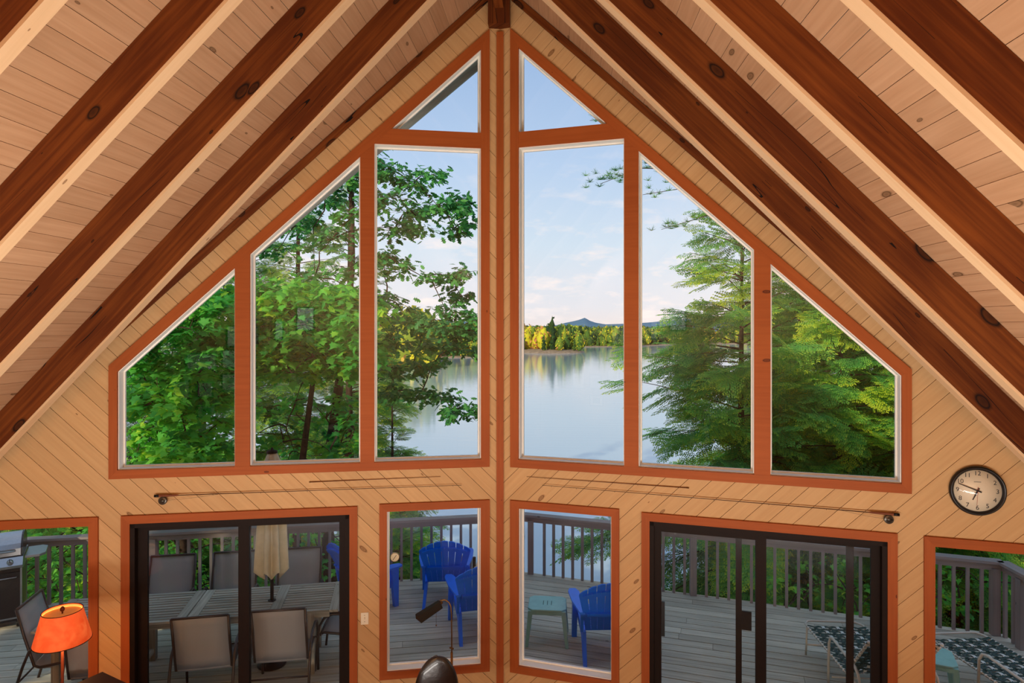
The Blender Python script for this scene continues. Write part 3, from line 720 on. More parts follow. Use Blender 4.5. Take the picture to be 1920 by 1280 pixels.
q = at(845,1160,5.75)
rl = empty('reading_lamp', (q.x,q.y,0), 0, 'brass swing reading lamp with a dark trough shade before the left centre window', 'lamp')
def loc(px,py,d,base): v = at(px,py,d); return Vector((v.x-base.x, v.y-base.y, v.z))
B = Vector((q.x,q.y,0))
up = []
for px,py in ((848,1245),(847,1190),(846.5,1150),(845,1136),(841,1128),(834,1124),(827,1125),(822,1128)): up.append(loc(px,py,5.75,B))
up[0].z = .03; up[0].x = up[1].x; up[0].y = up[1].y
MB().tube(up, .0065, 10).build('stem', M_brass, rl)
MB().tube([Vector((up[0].x,up[0].y,.03)), loc(847,1222,5.75,B)], .011, 12).build('lower_tube', M_brass, rl)
c = loc(847,1216,5.75,B); MB().tube([c+Vector((-.02,0,.012)),c+Vector((.018,0,.0))], .008, 10).build('clamp', M_brass, rl)
MB().lathe([(.001,0),(.13,0),(.13,.015),(.03,.03),(.001,.035)], (up[0].x,up[0].y,0), 28).build('base', M_brass, rl)
a0 = loc(825,1131,5.75,B); b0 = loc(783,1158,5.62,B); ax = (b0-a0).normalized(); sd_ = ax.cross(UP).normalized(); u_ = sd_.cross(ax).normalized()
mb = MB(); P=[]
for c0, hw in ((a0,.035),(b0,.05)):
    P += [c0-sd_*hw-u_*.03, c0-sd_*hw*.5+u_*.028, c0+sd_*hw*.5+u_*.028, c0+sd_*hw-u_*.03]
mb.add(P+[v+Vector((0,0,-.004)) for v in P], [(0,1,5,4),(1,2,6,5),(2,3,7,6),(0,3,2,1),(4,5,6,7),(8,12,13,9),(9,13,14,10),(10,14,15,11)])
mb.build('shade', plain('dark_bronze_shade',(24,20,16),.45,.3), rl)
MB().tube([a0-ax*.025,a0+ax*.01], [.012,.02], 12).build('socket', M_brass, rl)
ch = loc(818,1146,5.75,B); ch2 = loc(818,1172,5.75,B)
MB().tube([ch,ch2], .0016, 6).build('pull_chain', M_brass, rl); MB().lathe([(.001,-.008),(.006,-.004),(.006,.004),(.001,.008)], ch2, 10).build('chain_knob', M_brass, rl)

# high-backed leather chair, only the top of its back in view
q = at(815,1280,5.0); tz = at(815,1216,5.0).z
lc = empty('leather_chair', (q.x,q.y,0), .35, 'glossy black leather high-backed chair in front of the left centre window', 'chair')
prof=[]
mb = MB(); G=[]
for i in range(21):
    u=math.sin(i/20*PI/2); z = .5+(tz-.5)*u; wd = .25*(1-.10*u)*(max(0,1-max(0,(u-.62)/.38)**2.0))**.5+.002
    G.append([Vector((wd*math.cos(a), -.02-.09*u+ (.075*(1-max(0,u-.6)))*math.sin(a)*(.3+.7*min(1,wd/.2)), z)) for a in [2*PI*k/24 for k in range(25)]])
# narrow seen from the side: the back is turned nearly edge-on
for r_ in G:
    for v in r_: v.x *= .76
mb.grid(G); mb.build('backrest', M_leather, lc)
bevel(MB().box((0,.24,.47), .5,.5,.12).build('seat', M_leather, lc), .04, 4)
for s in (-1,1):
    bevel(MB().box((s*.27,.22,.64), .07,.42,.06).build('armrest', M_leather, lc), .02, 3)
    MB().tube([(s*.27,.38,.42),(s*.27,.38,.62)], .015, 8).build('arm_post', M_blackm, lc)
MB().tube([(0,.24,.06),(0,.24,.42)], .03, 12).build('column', M_blackm, lc)
for k in range(5):
    a=2*PI*k/5; MB().bar((0,.24,.07),(.28*math.cos(a),.24+.28*math.sin(a),.055), .05,.03).build('leg', M_blackm, lc)
    MB().lathe([(.001,-.012),(.026,-.012),(.026,.012),(.001,.012)], (.28*math.cos(a),.24+.28*math.sin(a),.026), 12, R=Matrix.Rotation(PI/2,3,'Y')).build('caster', M_blackm, lc)
# dark wooden cabinet corner below the orange lamp
q0 = at(97,1281,4.7); q1 = at(139,1266,4.9)
zt = q1.z
cq = q1-Vector((ray(139,1266).x,ray(139,1266).y,0)).normalized()*.37
cb = empty('wood_cabinet', (cq.x,cq.y,0), PI/2-.588+.15, 'dark wooden cabinet whose top corner shows below the orange lamp', 'cabinet')
M_cab = wood('dark_cabinet',(58,26,16),(40,16,10),(20,8,6),.6,.5,.03,.2,.03)
MB().box((0,0,zt/2), .56,.36,zt-.03, None, 2).build('body', M_cab, cb)
MB().box((0,0,zt-.012), .60,.40,.024).build('top', M_cab, cb)
for s in (-1,1):
    d_ = MB().box((s*.135,-.188,zt/2), .26,.018,zt-.12, None, 2).build('door', M_cab, cb)
    MB().lathe([(.001,0),(.012,0),(.014,.012),(.001,.02)], (s*.03,-.198,zt*.55), 12, R=Matrix.Rotation(PI/2,3,'X')).build('knob', M_brass, d_)

# ================================================================= deck furniture
def adirondack():
    r = empty('adirondack_chair')
    # faces +Y; rear legs at y=-.36
    tilt = .42
    def bk(x, h):                      # point on the reclined back
        return Vector((x, -.16-h*math.sin(tilt), .30+h*math.cos(tilt)))
    n_=7; 
    for i in range(n_):
        k=i-3; bw_=.068; tw_=.098; hx=lambda x: .72-1.25*x*x
        x0=k*.072; x1=k*.102
        P=[]
        for h,xc,wd in ((0,x0,bw_),(.25,x0+(x1-x0)*.36,bw_+(tw_-bw_)*.4),(hx(x1)-.06,x1,tw_*.98)):
            P.append((bk(xc-wd/2,h),bk(xc+wd/2,h)))
        tp=[bk(x1-tw_*.47,hx(x1-tw_*.47)-.004), bk(x1,hx(x1)+.004), bk(x1+tw_*.47,hx(x1+tw_*.47)-.004)]
        poly=[P[0][0],P[0][1],P[1][1],P[2][1],tp[2],tp[1],tp[0],P[2][0],P[1][0]]
        nn=Vector((0,-math.cos(tilt),-math.sin(tilt)))
        MB().prism(poly, nn*.014).build('back_slat', M_blue, r)
    # arched rear rails
    for h,wd,ht in ((.60,.60,.055),(.26,.50,.05)):
        arc=[bk(x*wd/2, h-.07*x*x*(h>.4))+Vector((0,-.026,-.01)) for x in [i/6-1 for i in range(13)]]
        mb=MB()
        for a,b in zip(arc[:-1],arc[1:]): mb.bar(a,b,.03,ht,(0,-math.sin(tilt),math.cos(tilt)))
        mb.build('back_rail', M_blue, r)
    for i in range(6):
        y=-.13+i*.092; z=.30+.022*i-.002*i*i; MB().box((0,y,z), .50,.082,.018).build('seat_slat', M_blue, r)
    for s in (-1,1):
        # arm: broad flat, flared at the front
        P=[(s*.27,-.30),(s*.33,-.30),(s*.385,.02),(s*.40,.30),(s*.375,.375),(s*.30,.375),(s*.262,.28),(s*.272,0)]
        if s<0: P=P[::-1]
        MB().prism([Vector((x,y,.535+.02*(y+.3))) for x,y in P], (0,0,.024)).build('arm', M_blue, r)
        # front leg
        MB().prism([Vector((s*.315-.03,.34,.53)),Vector((s*.315-.03,.22,.53)),Vector((s*.325-.03,.27,0)),Vector((s*.325-.03,.33,0))], (.06,0,0), UP).build('leg', M_blue, r)
        # rear leg / side rail sweeping back to the ground
        MB().prism([Vector((s*.27-.02,.32,.36)),Vector((s*.27-.02,.32,.27)),Vector((s*.27-.02,-.10,.20)),Vector((s*.29-.02,-.40,0)),Vector((s*.29-.02,-.47,0)),Vector((s*.27-.02,-.24,.30))], (.04,0,0), UP).build('leg', M_blue, r)
        MB().box((s*.30,-.24,.43), .035,.06,.24, Matrix.Rotation(.2,3,'X')).build('arm_support', M_blue, r)
    MB().box((0,.345,.30), .52,.02,.11).build('apron', M_blue, r)
    return r
ad = adirondack()
def put(o, x, y, rz, label, z=0, group=None):
    o.location=(x,y,z); o.rotation_euler=(0,0,rz); o['label']=label
    if group: o['group']=group
    return o
tag(ad, 'x', 'chair', 'blue plastic chairs on the deck')
rearleg = Vector((-.29,-.43))
def place_by(o, foot, rz, label):         # puts the left rear foot at a floor point
    c,s_ = math.cos(rz), math.sin(rz); x = foot[0]-(rearleg.x*c-rearleg.y*s_); y = foot[1]-(rearleg.x*s_+rearleg.y*c)
    return put(o, x, y, rz, label)
copies=[copy_tree(ad) for _ in range(3)]
place_by(ad, (-1.86,8.66), .14, 'blue slatted plastic chair seen whole from behind, facing the lake')
place_by(copies[0], (-1.20,7.74), .30, 'blue slatted plastic chair partly cut off by the centre post, left of it')
place_by(copies[1], (.29,7.36), .10, 'blue slatted plastic chair behind the green side table')
put(copies[2], -2.72, 8.78, -.75, 'blue slatted plastic chair mostly hidden behind the wall by the light switch')

def side_table(mat):
    r = empty('side_table')
    mb=MB(); hx,hy=.235,.21
    P=[]; c=.055
    for sx,sy in ((1,1),(-1,1),(-1,-1),(1,-1)):
        P += [(sx*hx,sy*(hy-c)),(sx*(hx-c),sy*hy)] if sx*sy>0 else [(sx*(hx-c),sy*hy),(sx*hx,sy*(hy-c))]
    bevel(MB().prism([Vector((x,y,.425)) for x,y in P], (0,0,.025)).build('table_top', mat, r), .008, 3)
    for s in (-1,1):
        MB().box((0,s*(hy-.012),.405), 2*(hx-.05),.018,.04).build('apron', mat, r)
        MB().box((s*(hx-.012),0,.405), .018,2*(hy-.05),.04).build('apron', mat, r)
    for sx in (-1,1):
        for sy in (-1,1):
            t=Vector((sx*(hx-.035),sy*(hy-.035),.43)); b=Vector((sx*(hx+.01),sy*(hy+.01),0))
            mb=MB(); X=Vector((sx*.03,0,0)); Y=Vector((0,sy*.03,0))
            mb.add([t-X-Y,t+X-Y,t+X+Y,t-X+Y,b-X*.6-Y*.6,b+X*.6-Y*.6,b+X*.6+Y*.6,b-X*.6+Y*.6],[(0,1,2,3),(7,6,5,4),(0,4,5,1),(1,5,6,2),(2,6,7,3),(3,7,4,0)])
            bevel(mb.build('leg', mat, r), .006, 2)
    for i in range(3): MB().box((-.05+.05*i,0,.4495), .008,.12,.003).build('vent_slot', plain('slot_dark',(40,80,74),.6), r)
    return r
st = side_table(M_teal); tag(st,'x','table','green plastic side tables')
st2 = copy_tree(st)
put(st, -.15,7.98, -.02, 'pale green plastic side table next to a blue chair near the deck edge')
put(st2, 3.86,7.02, -.35, 'pale green plastic side table in front of the right-hand lounger')

# sling dining chair, faces +Y
def sling_chair():
    r = empty('sling_chair')
    for s in (-1,1):
        x=s*.265
        # continuous side rail of seat and back
        MB().tube([(x,.24,.40),(x,.20,.415),(x,-.16,.37),(x,-.21,.39),(x,-.30,.70),(x,-.37,.98)], .014, 8).build('side_rail', M_tube, r)
        # arm and legs loop
        MB().tube([(s*.30,.30,0),(s*.30,.25,.50),(s*.30,.19,.60),(s*.30,.10,.635),(s*.30,-.14,.63),(s*.30,-.24,.56),(s*.30,-.30,.40),(s*.30,-.42,0)], .014, 8).build('leg', M_tube, r)
        MB().tube([(s*.30,.235,.40),(x,.235,.405)], .01, 6).build('bracket', M_tube, r)
    MB().tube([(-.265,-.37,.98),(.265,-.37,.98)], .014, 8).build('top_bar', M_tube, r)
    MB().tube([(-.265,.24,.40),(.265,.24,.40)], .014, 8).build('front_bar', M_tube, r)
    MB().tube([(-.30,-.33,.26),(.30,-.33,.26)], .01, 8).build('stretcher', M_tube, r)
    sec=[(.24,.405),(.15,.395),(0,.37),(-.12,.352),(-.18,.36),(-.215,.40)]
    MB().grid([[Vector((x,y,z)) for x in (-.255,-.1,.1,.255)] for y,z in sec], .004).build('seat_sling', M_sling, r)
    sec=[(-.215,.40),(-.245,.50),(-.275,.62),(-.31,.76),(-.345,.88),(-.372,.982)]
    MB().grid([[Vector((x,y-.006*(abs(x)<.2),z)) for x in (-.255,-.1,.1,.255)] for y,z in sec], .004).build('back_sling', M_sling, r)
    return r
ta = math.atan2(6.979-6.492, -2.44+4.362)         # direction of the table
tx, ty = Vector((math.cos(ta),math.sin(ta),0)), Vector((-math.sin(ta),math.cos(ta),0))
F0 = Vector((-4.362,6.492,0))                     # point on the near edge
tabL, tabR, tabD = -1.12, 1.96, .82
cen = F0+tx*((tabL+tabR)/2)+ty*(tabD/2)
tb = empty('dining_table', cen, ta, 'long weathered grey slatted wooden dining table on the deck', 'table')
hl = (tabR-tabL)/2; hd = tabD/2
# breadboard ends, centre battens and slats
def tbx(x0,x1,y0,y1,z0,z1,name,grain=0):
    return MB().box(((x0+x1)/2,(y0+y1)/2,(z0+z1)/2), x1-x0-.003,y1-y0-.003,z1-z0, None, grain).build(name, M_teak, tb)
j1 = 1.12+.36-hl; j2 = 1.12+1.27-hl                 # battens seen at 366px and under the umbrella
bars=[-hl, -hl+.10, j1-.16, j1-.01, j1, j1+.11, j2-.06, j2+.06, hl-.10, hl]
for a,b in ((-hl,-hl+.10),(j1-.11,j1-.004),(j1+.004,j1+.11),(j2-.06,j2+.06),(hl-.10,hl)):
    tbx(a,b,-hd,hd,.705,.732,'cross_board',1)
for a,b in ((-hl+.10,j1-.11),(j1+.11,j2-.06),(j2+.06,hl-.10)):
    n_=12
    for i in range(n_):
        y0=-hd+i*2*hd/n_; MB().box(((a+b)/2,y0+hd/n_,.719), b-a-.004, 2*hd/n_-.016, .024).build('slat', M_teak, tb)
for s in (-1,1): tbx(-hl+.1,hl-.1,s*(hd-.08)-.015,s*(hd-.08)+.015,.63,.705,'apron')
for x in (-hl+.20,-.62,.52,hl-.30):
    for y in (-hd+.10,hd-.10): MB().box((x,y,.352), .075,.075,.70,None,2).build('leg', M_teak, tb)
for x in (-.62,.52): MB().box((x,0,.12), .05,.55,.05,None,1).build('stretcher', M_teak, tb)
sl = sling_chair(); tag(sl,'x','chair','grey mesh sling chairs around the wooden table')
def chair_at(px0,px1,depthy,rz,label,first=None):
    pass
def Tp(u, v): return F0+tx*u+ty*v
spots = [ (Tp(.66,-.16), ta+.03, 'grey mesh sling chair on the house side of the table, left of the door stile'),
          (Tp(1.42,-.13), ta-.02, 'grey mesh sling chair on the house side of the table, right of the door stile'),
          (Tp(-.35,-.12), ta+.1, 'grey mesh sling chair on the house side, mostly hidden behind the left door jamb'),
          (Tp(-.20,tabD+.22), ta+PI, 'grey mesh sling chair on the lake side, nearest the left end of the table'),
          (Tp(.55,tabD+.22), ta+PI, 'grey mesh sling chair on the lake side, middle one of three'),
          (Tp(1.35,tabD+.22), ta+PI, 'grey mesh sling chair on the lake side, just behind the closed umbrella'),
          (Tp(2.02,.40), ta+PI/2-.1, 'grey mesh sling chair at the right end of the table'),
          (Vector((-5.27,6.52,0)), ta-PI/2+.05, 'grey mesh sling chair at the left end of the table, behind the orange lamp')]
for i,(p,rz,lab) in enumerate(spots):
    o = sl if i==0 else copy_tree(sl); put(o,p.x,p.y,rz,lab)

# closed umbrella through the table
pu = onz(510,1125,.735)
um = empty('patio_umbrella', (pu.x,pu.y,0), 0, 'closed beige patio umbrella standing in the wooden table', 'umbrella')
MB().tube([(0,0,.06),(0,0,1.9)], .020, 12).build('pole', M_blackm, um)
MB().lathe([(.001,0),(.16,0),(.16,.03),(.06,.05),(.03,.12),(.001,.12)], seg=28).build('base', M_blackm, um)
MB().lathe([(.001,.734),(.045,.734),(.045,.742),(.024,.746),(.001,.746)], seg=20).build('table_ring', M_blackm, um)
G=[]; nz_=26; na=96
for i in range(nz_+1):
    u=i/nz_; z=2.45-u*1.39; base=.045+.055*min(1,u*9)+.055*u**1.3
    fold=.30*min(1,u*2.5)
    G.append([Vector(((base*(1+fold*math.cos(8*a)+.07*math.sin(3*a+u*3)))*math.cos(a), (base*(1+fold*math.cos(8*a)+.07*math.sin(3*a+u*3)))*math.sin(a), z+(.05*math.cos(8*a)*u**4))) for a in [2*PI*k/na for k in range(na+1)]])
MB().grid(G, .002).build('canopy', M_canvas, um)
MB().lathe([(.062,2.43),(.060,2.455),(.02,2.468),(.012,2.49),(.001,2.495)], seg=16).build('finial', M_bronze, um)
MB().lathe([(.120,2.00),(.128,1.98),(.128,1.95),(.120,1.94)], seg=24).build('tie_strap', M_canvas, um) if False else None

# loungers: tube frame with woven straps, head towards the house
def lounger():
    r = empty('strap_lounger'); hw=.33; Lf=1.18; zb=.36
    hinge = 0.0
    # foot end at +Y, hinge at y=0, raised back behind (-Y)
    MB().tube([(-hw,-.62,zb),(-hw,Lf-.08,zb),(-hw+.05,Lf-.01,zb),(-hw+.10,Lf,zb),(hw-.10,Lf,zb),(hw-.05,Lf-.01,zb),(hw,Lf-.08,zb),(hw,-.62,zb)], .013, 8).build('side_frame', M_wtube, r)
    bt=.85; c_,s_=math.cos(bt),math.sin(bt); BL=.70
    bp=lambda x,l,o=0: Vector((x,-l*c_-o*s_, zb+.01+l*s_-o*c_*1.0+o*2*c_*.0))
    bk=MB().tube([bp(-hw,0),bp(-hw,BL-.08),bp(-hw+.04,BL-.02),bp(-hw+.10,BL),bp(hw-.10,BL),bp(hw-.04,BL-.02),bp(hw,BL-.08),bp(hw,0)], .013, 8).build('back_frame', M_wtube, r)
    for s in (-1,1):
        x=s*(hw+.035)
        MB().tube([(x,.36,0),(x,.34,.50),(x,.30,.575),(x,.24,.59),(x,-.26,.56),(x,-.33,.52),(x,-.36,.45),(x,-.40,0)], .014, 8).build('arm', M_wtube, r)
        MB().tube([(s*hw,Lf-.14,zb),(s*hw,Lf-.10,0)], .012, 8).build('leg', M_wtube, r)
        MB().tube([(s*hw,-.60,zb),(s*hw,-.64,0)], .012, 8).build('leg', M_wtube, r)
    for y in (-.38,.35,Lf-.12): MB().tube([(-hw,y,.13),(hw,y,.13)], .010, 8).build('stretcher', M_wtube, r)
    MB().tube([bp(-.05,.5),(-.05,-.70,zb-.05)], .009, 6).build('prop', M_wtube, r)
    # straps: dark across, then lengthwise ones weaving over and under
    nrow=int((Lf-.1)/.058)
    def strip(pts, wvec, mat, name, par):
        G=[[p-wvec/2, p+wvec/2] for p in pts]; MB().grid(G,.0025).build(name, mat, par)
    for i in range(nrow):
        y=.03+i*.058; ph=i%2
        pts=[Vector((x,y,zb+.002+(.007 if (j%2)==ph else -.004))) for j,x in enumerate([-hw+.0+2*hw*k/16 for k in range(17)])]
        pts[0]=Vector((-hw-.015,y,zb-.004)); pts[-1]=Vector((hw+.015,y,zb-.004)); pts.insert(1,Vector((-hw,y,zb+.016))); pts.insert(-1,Vector((hw,y,zb+.016)))
        strip(pts, Vector((0,.040,0)), M_strapd, 'cross_strap', r)
        if i<nrow-1:
            for s in (-1,1): MB().tube([(s*hw,y+.021,zb),(s*hw,y+.037,zb)], .0165, 8).build('frame_wrap', M_strapw, r)
    for k in range(1,8):
        x=-hw+2*hw*k/8; mat=M_strapd if k%2 else M_strapw
        pts=[Vector((x,.03+i*.029-.03,zb+.002+(.008 if ((i//2)+k)%2 else -.006))) for i in range(nrow*2)]
        strip(pts, Vector((.034,0,0)), mat, 'long_strap', r)
    nb=int(BL/.058)
    for i in range(nb):
        l=.04+i*.058
        pts=[bp(x,l,-.006 if (j+i)%2 else .006) for j,x in enumerate([-hw-.012+2*(hw+.012)*k/12 for k in range(13)])]
        strip(pts, Vector((0,-.040*c_,.040*s_)), M_strapd, 'cross_strap', bk)
        for s in (-1,1): MB().tube([bp(s*hw,l+.021),bp(s*hw,l+.037)], .0165, 8).build('frame_wrap', M_strapw, bk)
    for k in range(1,8):
        x=-hw+2*hw*k/8; mat=M_strapd if k%2 else M_strapw
        pts=[bp(x,.02+i*.029,(-.008 if ((i//2)+k)%2 else .006)) for i in range(nb*2)]
        strip(pts, Vector((.034,0,0)), mat, 'long_strap', bk)
    return r
lg = lounger(); tag(lg,'x','lounger','white tube loungers with green and white woven straps')
lg2 = copy_tree(lg)
put(lg, 3.24, 6.74, .0, 'green and white strap lounger seen through the right sliding door')
put(lg2, 4.66, 6.55, .14, 'strap lounger seen through the far right window, beside the green plastic table')

# gas grill
gr = empty('gas_grill', (-7.33,7.80,0), .62, 'stainless gas grill with a side shelf at the far left of the deck', 'grill')
# front is -Y, width along X
bevel(MB().box((0,0,.46), .62,.46,.66).build('cart', M_char, gr), .01)
for s in (-1,1): 
    d_=bevel(MB().box((s*.15,-.238,.44), .29,.018,.58).build('door', M_char, gr), .004)
    MB().tube([(s*.15-.11,-.262,.67),(s*.15-.10,-.275,.67),(s*.15+.10,-.275,.67),(s*.15+.11,-.262,.67)], .008, 8).build('handle', M_steel, d_)
for x in (-.305,.305): MB().box((x,-.235,.46), .02,.02,.66).build('corner_post', M_steel, gr)
MB().box((0,-.235,.14), .62,.022,.02).build('trim_bar', M_steel, gr)
mb=MB(); pr=[(-.31,.80),(-.34,.84),(-.27,.93),(.24,.93),(.24,.78),(-.26,.78)]
MB().prism([Vector((-.33,y,z)) for y,z in pr], (.66,0,0), UP).build('control_panel', M_steel, gr)
for x in (-.2,0,.2):
    c_=Vector((x,-.315,.885)); nn=Vector((0,-.8,.6)).normalized(); kb=MB().tube([c_,c_+nn*.012,c_+nn*.013,c_+nn*.04], [.034,.034,.025,.022], 18).build('knob', M_steel, gr)
    MB().bar(c_+nn*.041+Vector((0,0,-.0)), c_+nn*.052, .04,.008,(1,0,0)).build('grip', M_blackm, kb)
P=[]; 
for i in range(13):
    a=PI*i/12; P.append((.0-.235*math.cos(a)*1.0, .94+.25*math.sin(a)**.8 if math.sin(a)>0 else .94))
ld_=MB().prism([Vector((-.30,y,z)) for y,z in P], (.60,0,0), UP).build('lid', M_steel, gr)
for s in (-1,1): MB().prism([Vector((s*.30+(.0 if s>0 else -.02),y*1.04,.935+(z-.935)*1.04)) for y,z in P], (.02,0,0), UP).build('end_cap', M_char, ld_)
MB().tube([(-.24,-.235,1.0),(-.24,-.285,1.01),(.24,-.285,1.01),(.24,-.235,1.0)], .011, 10).build('handle', M_steel, ld_)
for s in (-1,1):
    P=[(s*.34,-.22),(s*.50,-.22),(s*.56,-.16),(s*.56,.14),(s*.50,.20),(s*.34,.20)]
    bevel(MB().prism([Vector((x,y,.88)) for x,y in P], (0,0,.035)).build('side_shelf', M_steel, gr), .006)
for sx in (-1,1):
    for sy in (-1,1): MB().lathe([(.001,-.016),(.042,-.016),(.045,0),(.042,.016),(.001,.016)], (sx*.27,sy*.18,.045), 18, R=Matrix.Rotation(PI/2,3,'Y')).build('caster', M_blackm, gr)
MB().box((0,0,.11), .62,.46,.03).build('bottom_shelf', M_char, gr)

# ================================================================= dock below
p0 = onz(893,1072,LZ+.5); 
dkk = empty('lake_dock', (p0.x,p0.y,LZ), 0, 'small tan plank dock reaching out over the lake, glimpsed left of the centre post', 'dock')
for i in range(34):
    MB().box((.45+i*.02,-1.5+i*.30,.5), 1.5,.28,.05, -.1).build('plank', plain('dock_tan',(190,160,130),.8) if i==0 else bpy.data.materials['dock_tan'], dkk)
for sx in (-1,1):
    for i in range(5): MB().tube([(.45+i*.13+sx*.78,-1.4+i*2.1,-1.2),(.45+i*.13+sx*.78,-1.4+i*2.1,.95)], .09, 10).build('piling', M_bark, dkk)

# framed pictures on the back wall, faintly mirrored in the left panes
pics=[(-4.49,3.29,-3.83,2.90,'wide white-matted picture'),(-3.73,3.37,-3.26,2.91,'white-matted picture beside the wide one'),(-3.62,3.95,-2.90,3.43,'large pale picture, upper row'),(-2.02,4.42,-1.58,3.82,'tall pale picture, highest of all'),(-2.53,4.08,-2.32,3.59,'narrow pale panel'),(-4.26,2.61,-3.91,2.22,'small square picture, middle row'),(-4.79,2.65,-4.40,2.20,'small dark-framed picture at the end'),(-1.51,1.45,-.98,.87,'lowest picture with a dark centre'),(-4.26,2.04,-3.85,1.74,'small picture with a dark centre'),(-3.73,2.79,-3.38,2.37,'small picture below the white-matted pair')]
M_mat = plain('picture_mat',(236,234,226),.8)
for i,(x0,z0,x1,z1,lab) in enumerate(pics):
    w_,h_=x1-x0,z0-z1; o=empty('framed_picture',((x0+x1)/2,BACK+.012,(z0+z1)/2),0,lab+' on the back wall','picture','pictures on the back wall')
    MB().box((0,.008,0),w_-.03,.012,h_-.03).build('mat',M_mat,o)
    for s in (-1,1):
        MB().box((s*(w_/2-.012),.012,0),.024,.024,h_).build('frame',M_cab,o); MB().box((0,.012,s*(h_/2-.012)),w_-.048,.024,.024).build('frame',M_cab,o)
    MB().box((0,.0155,0),w_*.5,.003,h_*.5).build('print',plain('print_%d'%i,((60,80,76) if i in (7,8) else (206,210,200)),.8,0,.3,.2,6),o)

# ================================================================= foliage (real leaf geometry, built with numpy)
rng = np.random.default_rng(11)
def npmesh(name, V, F, mat, rnd=None, parent=None, loc=None, k=None):
    """V (n,3); F (m,k)"""
    me = bpy.data.meshes.new(name); n, m = len(V), len(F); kk = F.shape[1]
    me.vertices.add(n); me.vertices.foreach_set('co', V.astype(np.float32).ravel())
    me.loops.add(m*kk); me.loops.foreach_set('vertex_index', F.astype(np.int32).ravel())
    me.polygons.add(m); me.polygons.foreach_set('loop_start', np.arange(0,m*kk,kk,dtype=np.int32)); me.polygons.foreach_set('loop_total', np.full(m,kk,dtype=np.int32))
    if rnd is not None:
        a = me.attributes.new('rnd','FLOAT','POINT'); a.data.foreach_set('value', rnd.astype(np.float32))
    me.materials.append(mat); me.update(calc_edges=True)
    o = bpy.data.objects.new(name, me); C.objects.link(o)
    if parent: o.parent = parent
    if loc: o.location = loc
    return o
def rotm(yaw, pitch, roll):
    cy,sy,cp,sp_,cr_,sr = np.cos(yaw),np.sin(yaw),np.cos(pitch),np.sin(pitch),np.cos(roll),np.sin(roll)
    # Rz(yaw) Ry(-pitch) Rx(roll); arrays allowed
    o = np.zeros(np.shape(yaw)+(3,3))
    o[...,0,0]=cy*cp; o[...,0,1]=-sy*cr_-cy*sp_*sr*1; o[...,0,2]=sy*sr-cy*sp_*cr_
    o[...,1,0]=sy*cp; o[...,1,1]=cy*cr_-sy*sp_*sr; o[...,1,2]=-cy*sr-sy*sp_*cr_
    o[...,2,0]=sp_;   o[...,2,1]=cp*sr;            o[...,2,2]=cp*cr_
    return o
# leaf outlines in the XY plane, stalk at the origin, tip at x=1
MAPLE = np.array([(0,0),(.10,-.18),(.02,-.42),(.30,-.34),(.42,-.50),(.58,-.22),(1.0,0),(.58,.22),(.42,.50),(.30,.34),(.02,.42),(.10,.18)])
OAK = np.array([(0,0),(.18,-.10),(.26,-.30),(.40,-.12),(.52,-.36),(.66,-.13),(.80,-.26),(1.0,0),(.80,.26),(.66,.13),(.52,.36),(.40,.12),(.26,.30),(.18,.10)])
def leaves(P, size, shape, droop=.35, dirs_=None):
    """P (n,3) leaf bases -> fan triangles"""
    n = len(P); k = len(shape)
    yaw = rng.uniform(0,2*PI,n) if dirs_ is None else dirs_+rng.normal(0,.6,n)
    R = rotm(yaw, rng.normal(-droop,.35,n), rng.normal(0,.45,n))
    s = size*rng.uniform(.65,1.25,n)
    loc = np.zeros((k+1,3)); loc[:k,:2]=shape; loc[k]=(.38,0,.05); loc[:k,2] = -.12*np.abs(shape[:,1])-.08*shape[:,0]**2
    V = np.einsum('nij,kj->nki', R, loc)*s[:,None,None]+P[:,None,:]
    f = np.array([(i,(i+1)%k,k) for i in range(k)]); F = (f[None]+(np.arange(n)*(k+1))[:,None,None]).reshape(-1,3)
    return V.reshape(-1,3), F, k+1
def clump(c, rad, n, flat=.35):
    """leaf bases in a flattened ragged clump built of twigs"""
    c = np.array(c); m = max(3,n//9); tw = rng.normal(0,1,(m,3)); tw /= np.linalg.norm(tw,axis=1)[:,None]; tw[:,2]*=flat
    tips = c+tw*rad*rng.uniform(.5,1.1,(m,1)); idx = rng.integers(0,m,n); t = rng.uniform(.35,1.05,n)[:,None]
    P = c+(tips[idx]-c)*t+rng.normal(0,.05+.05*rad,(n,3)); d = np.arctan2((tips[idx]-c)[:,1],(tips[idx]-c)[:,0])
    return P, d, tips
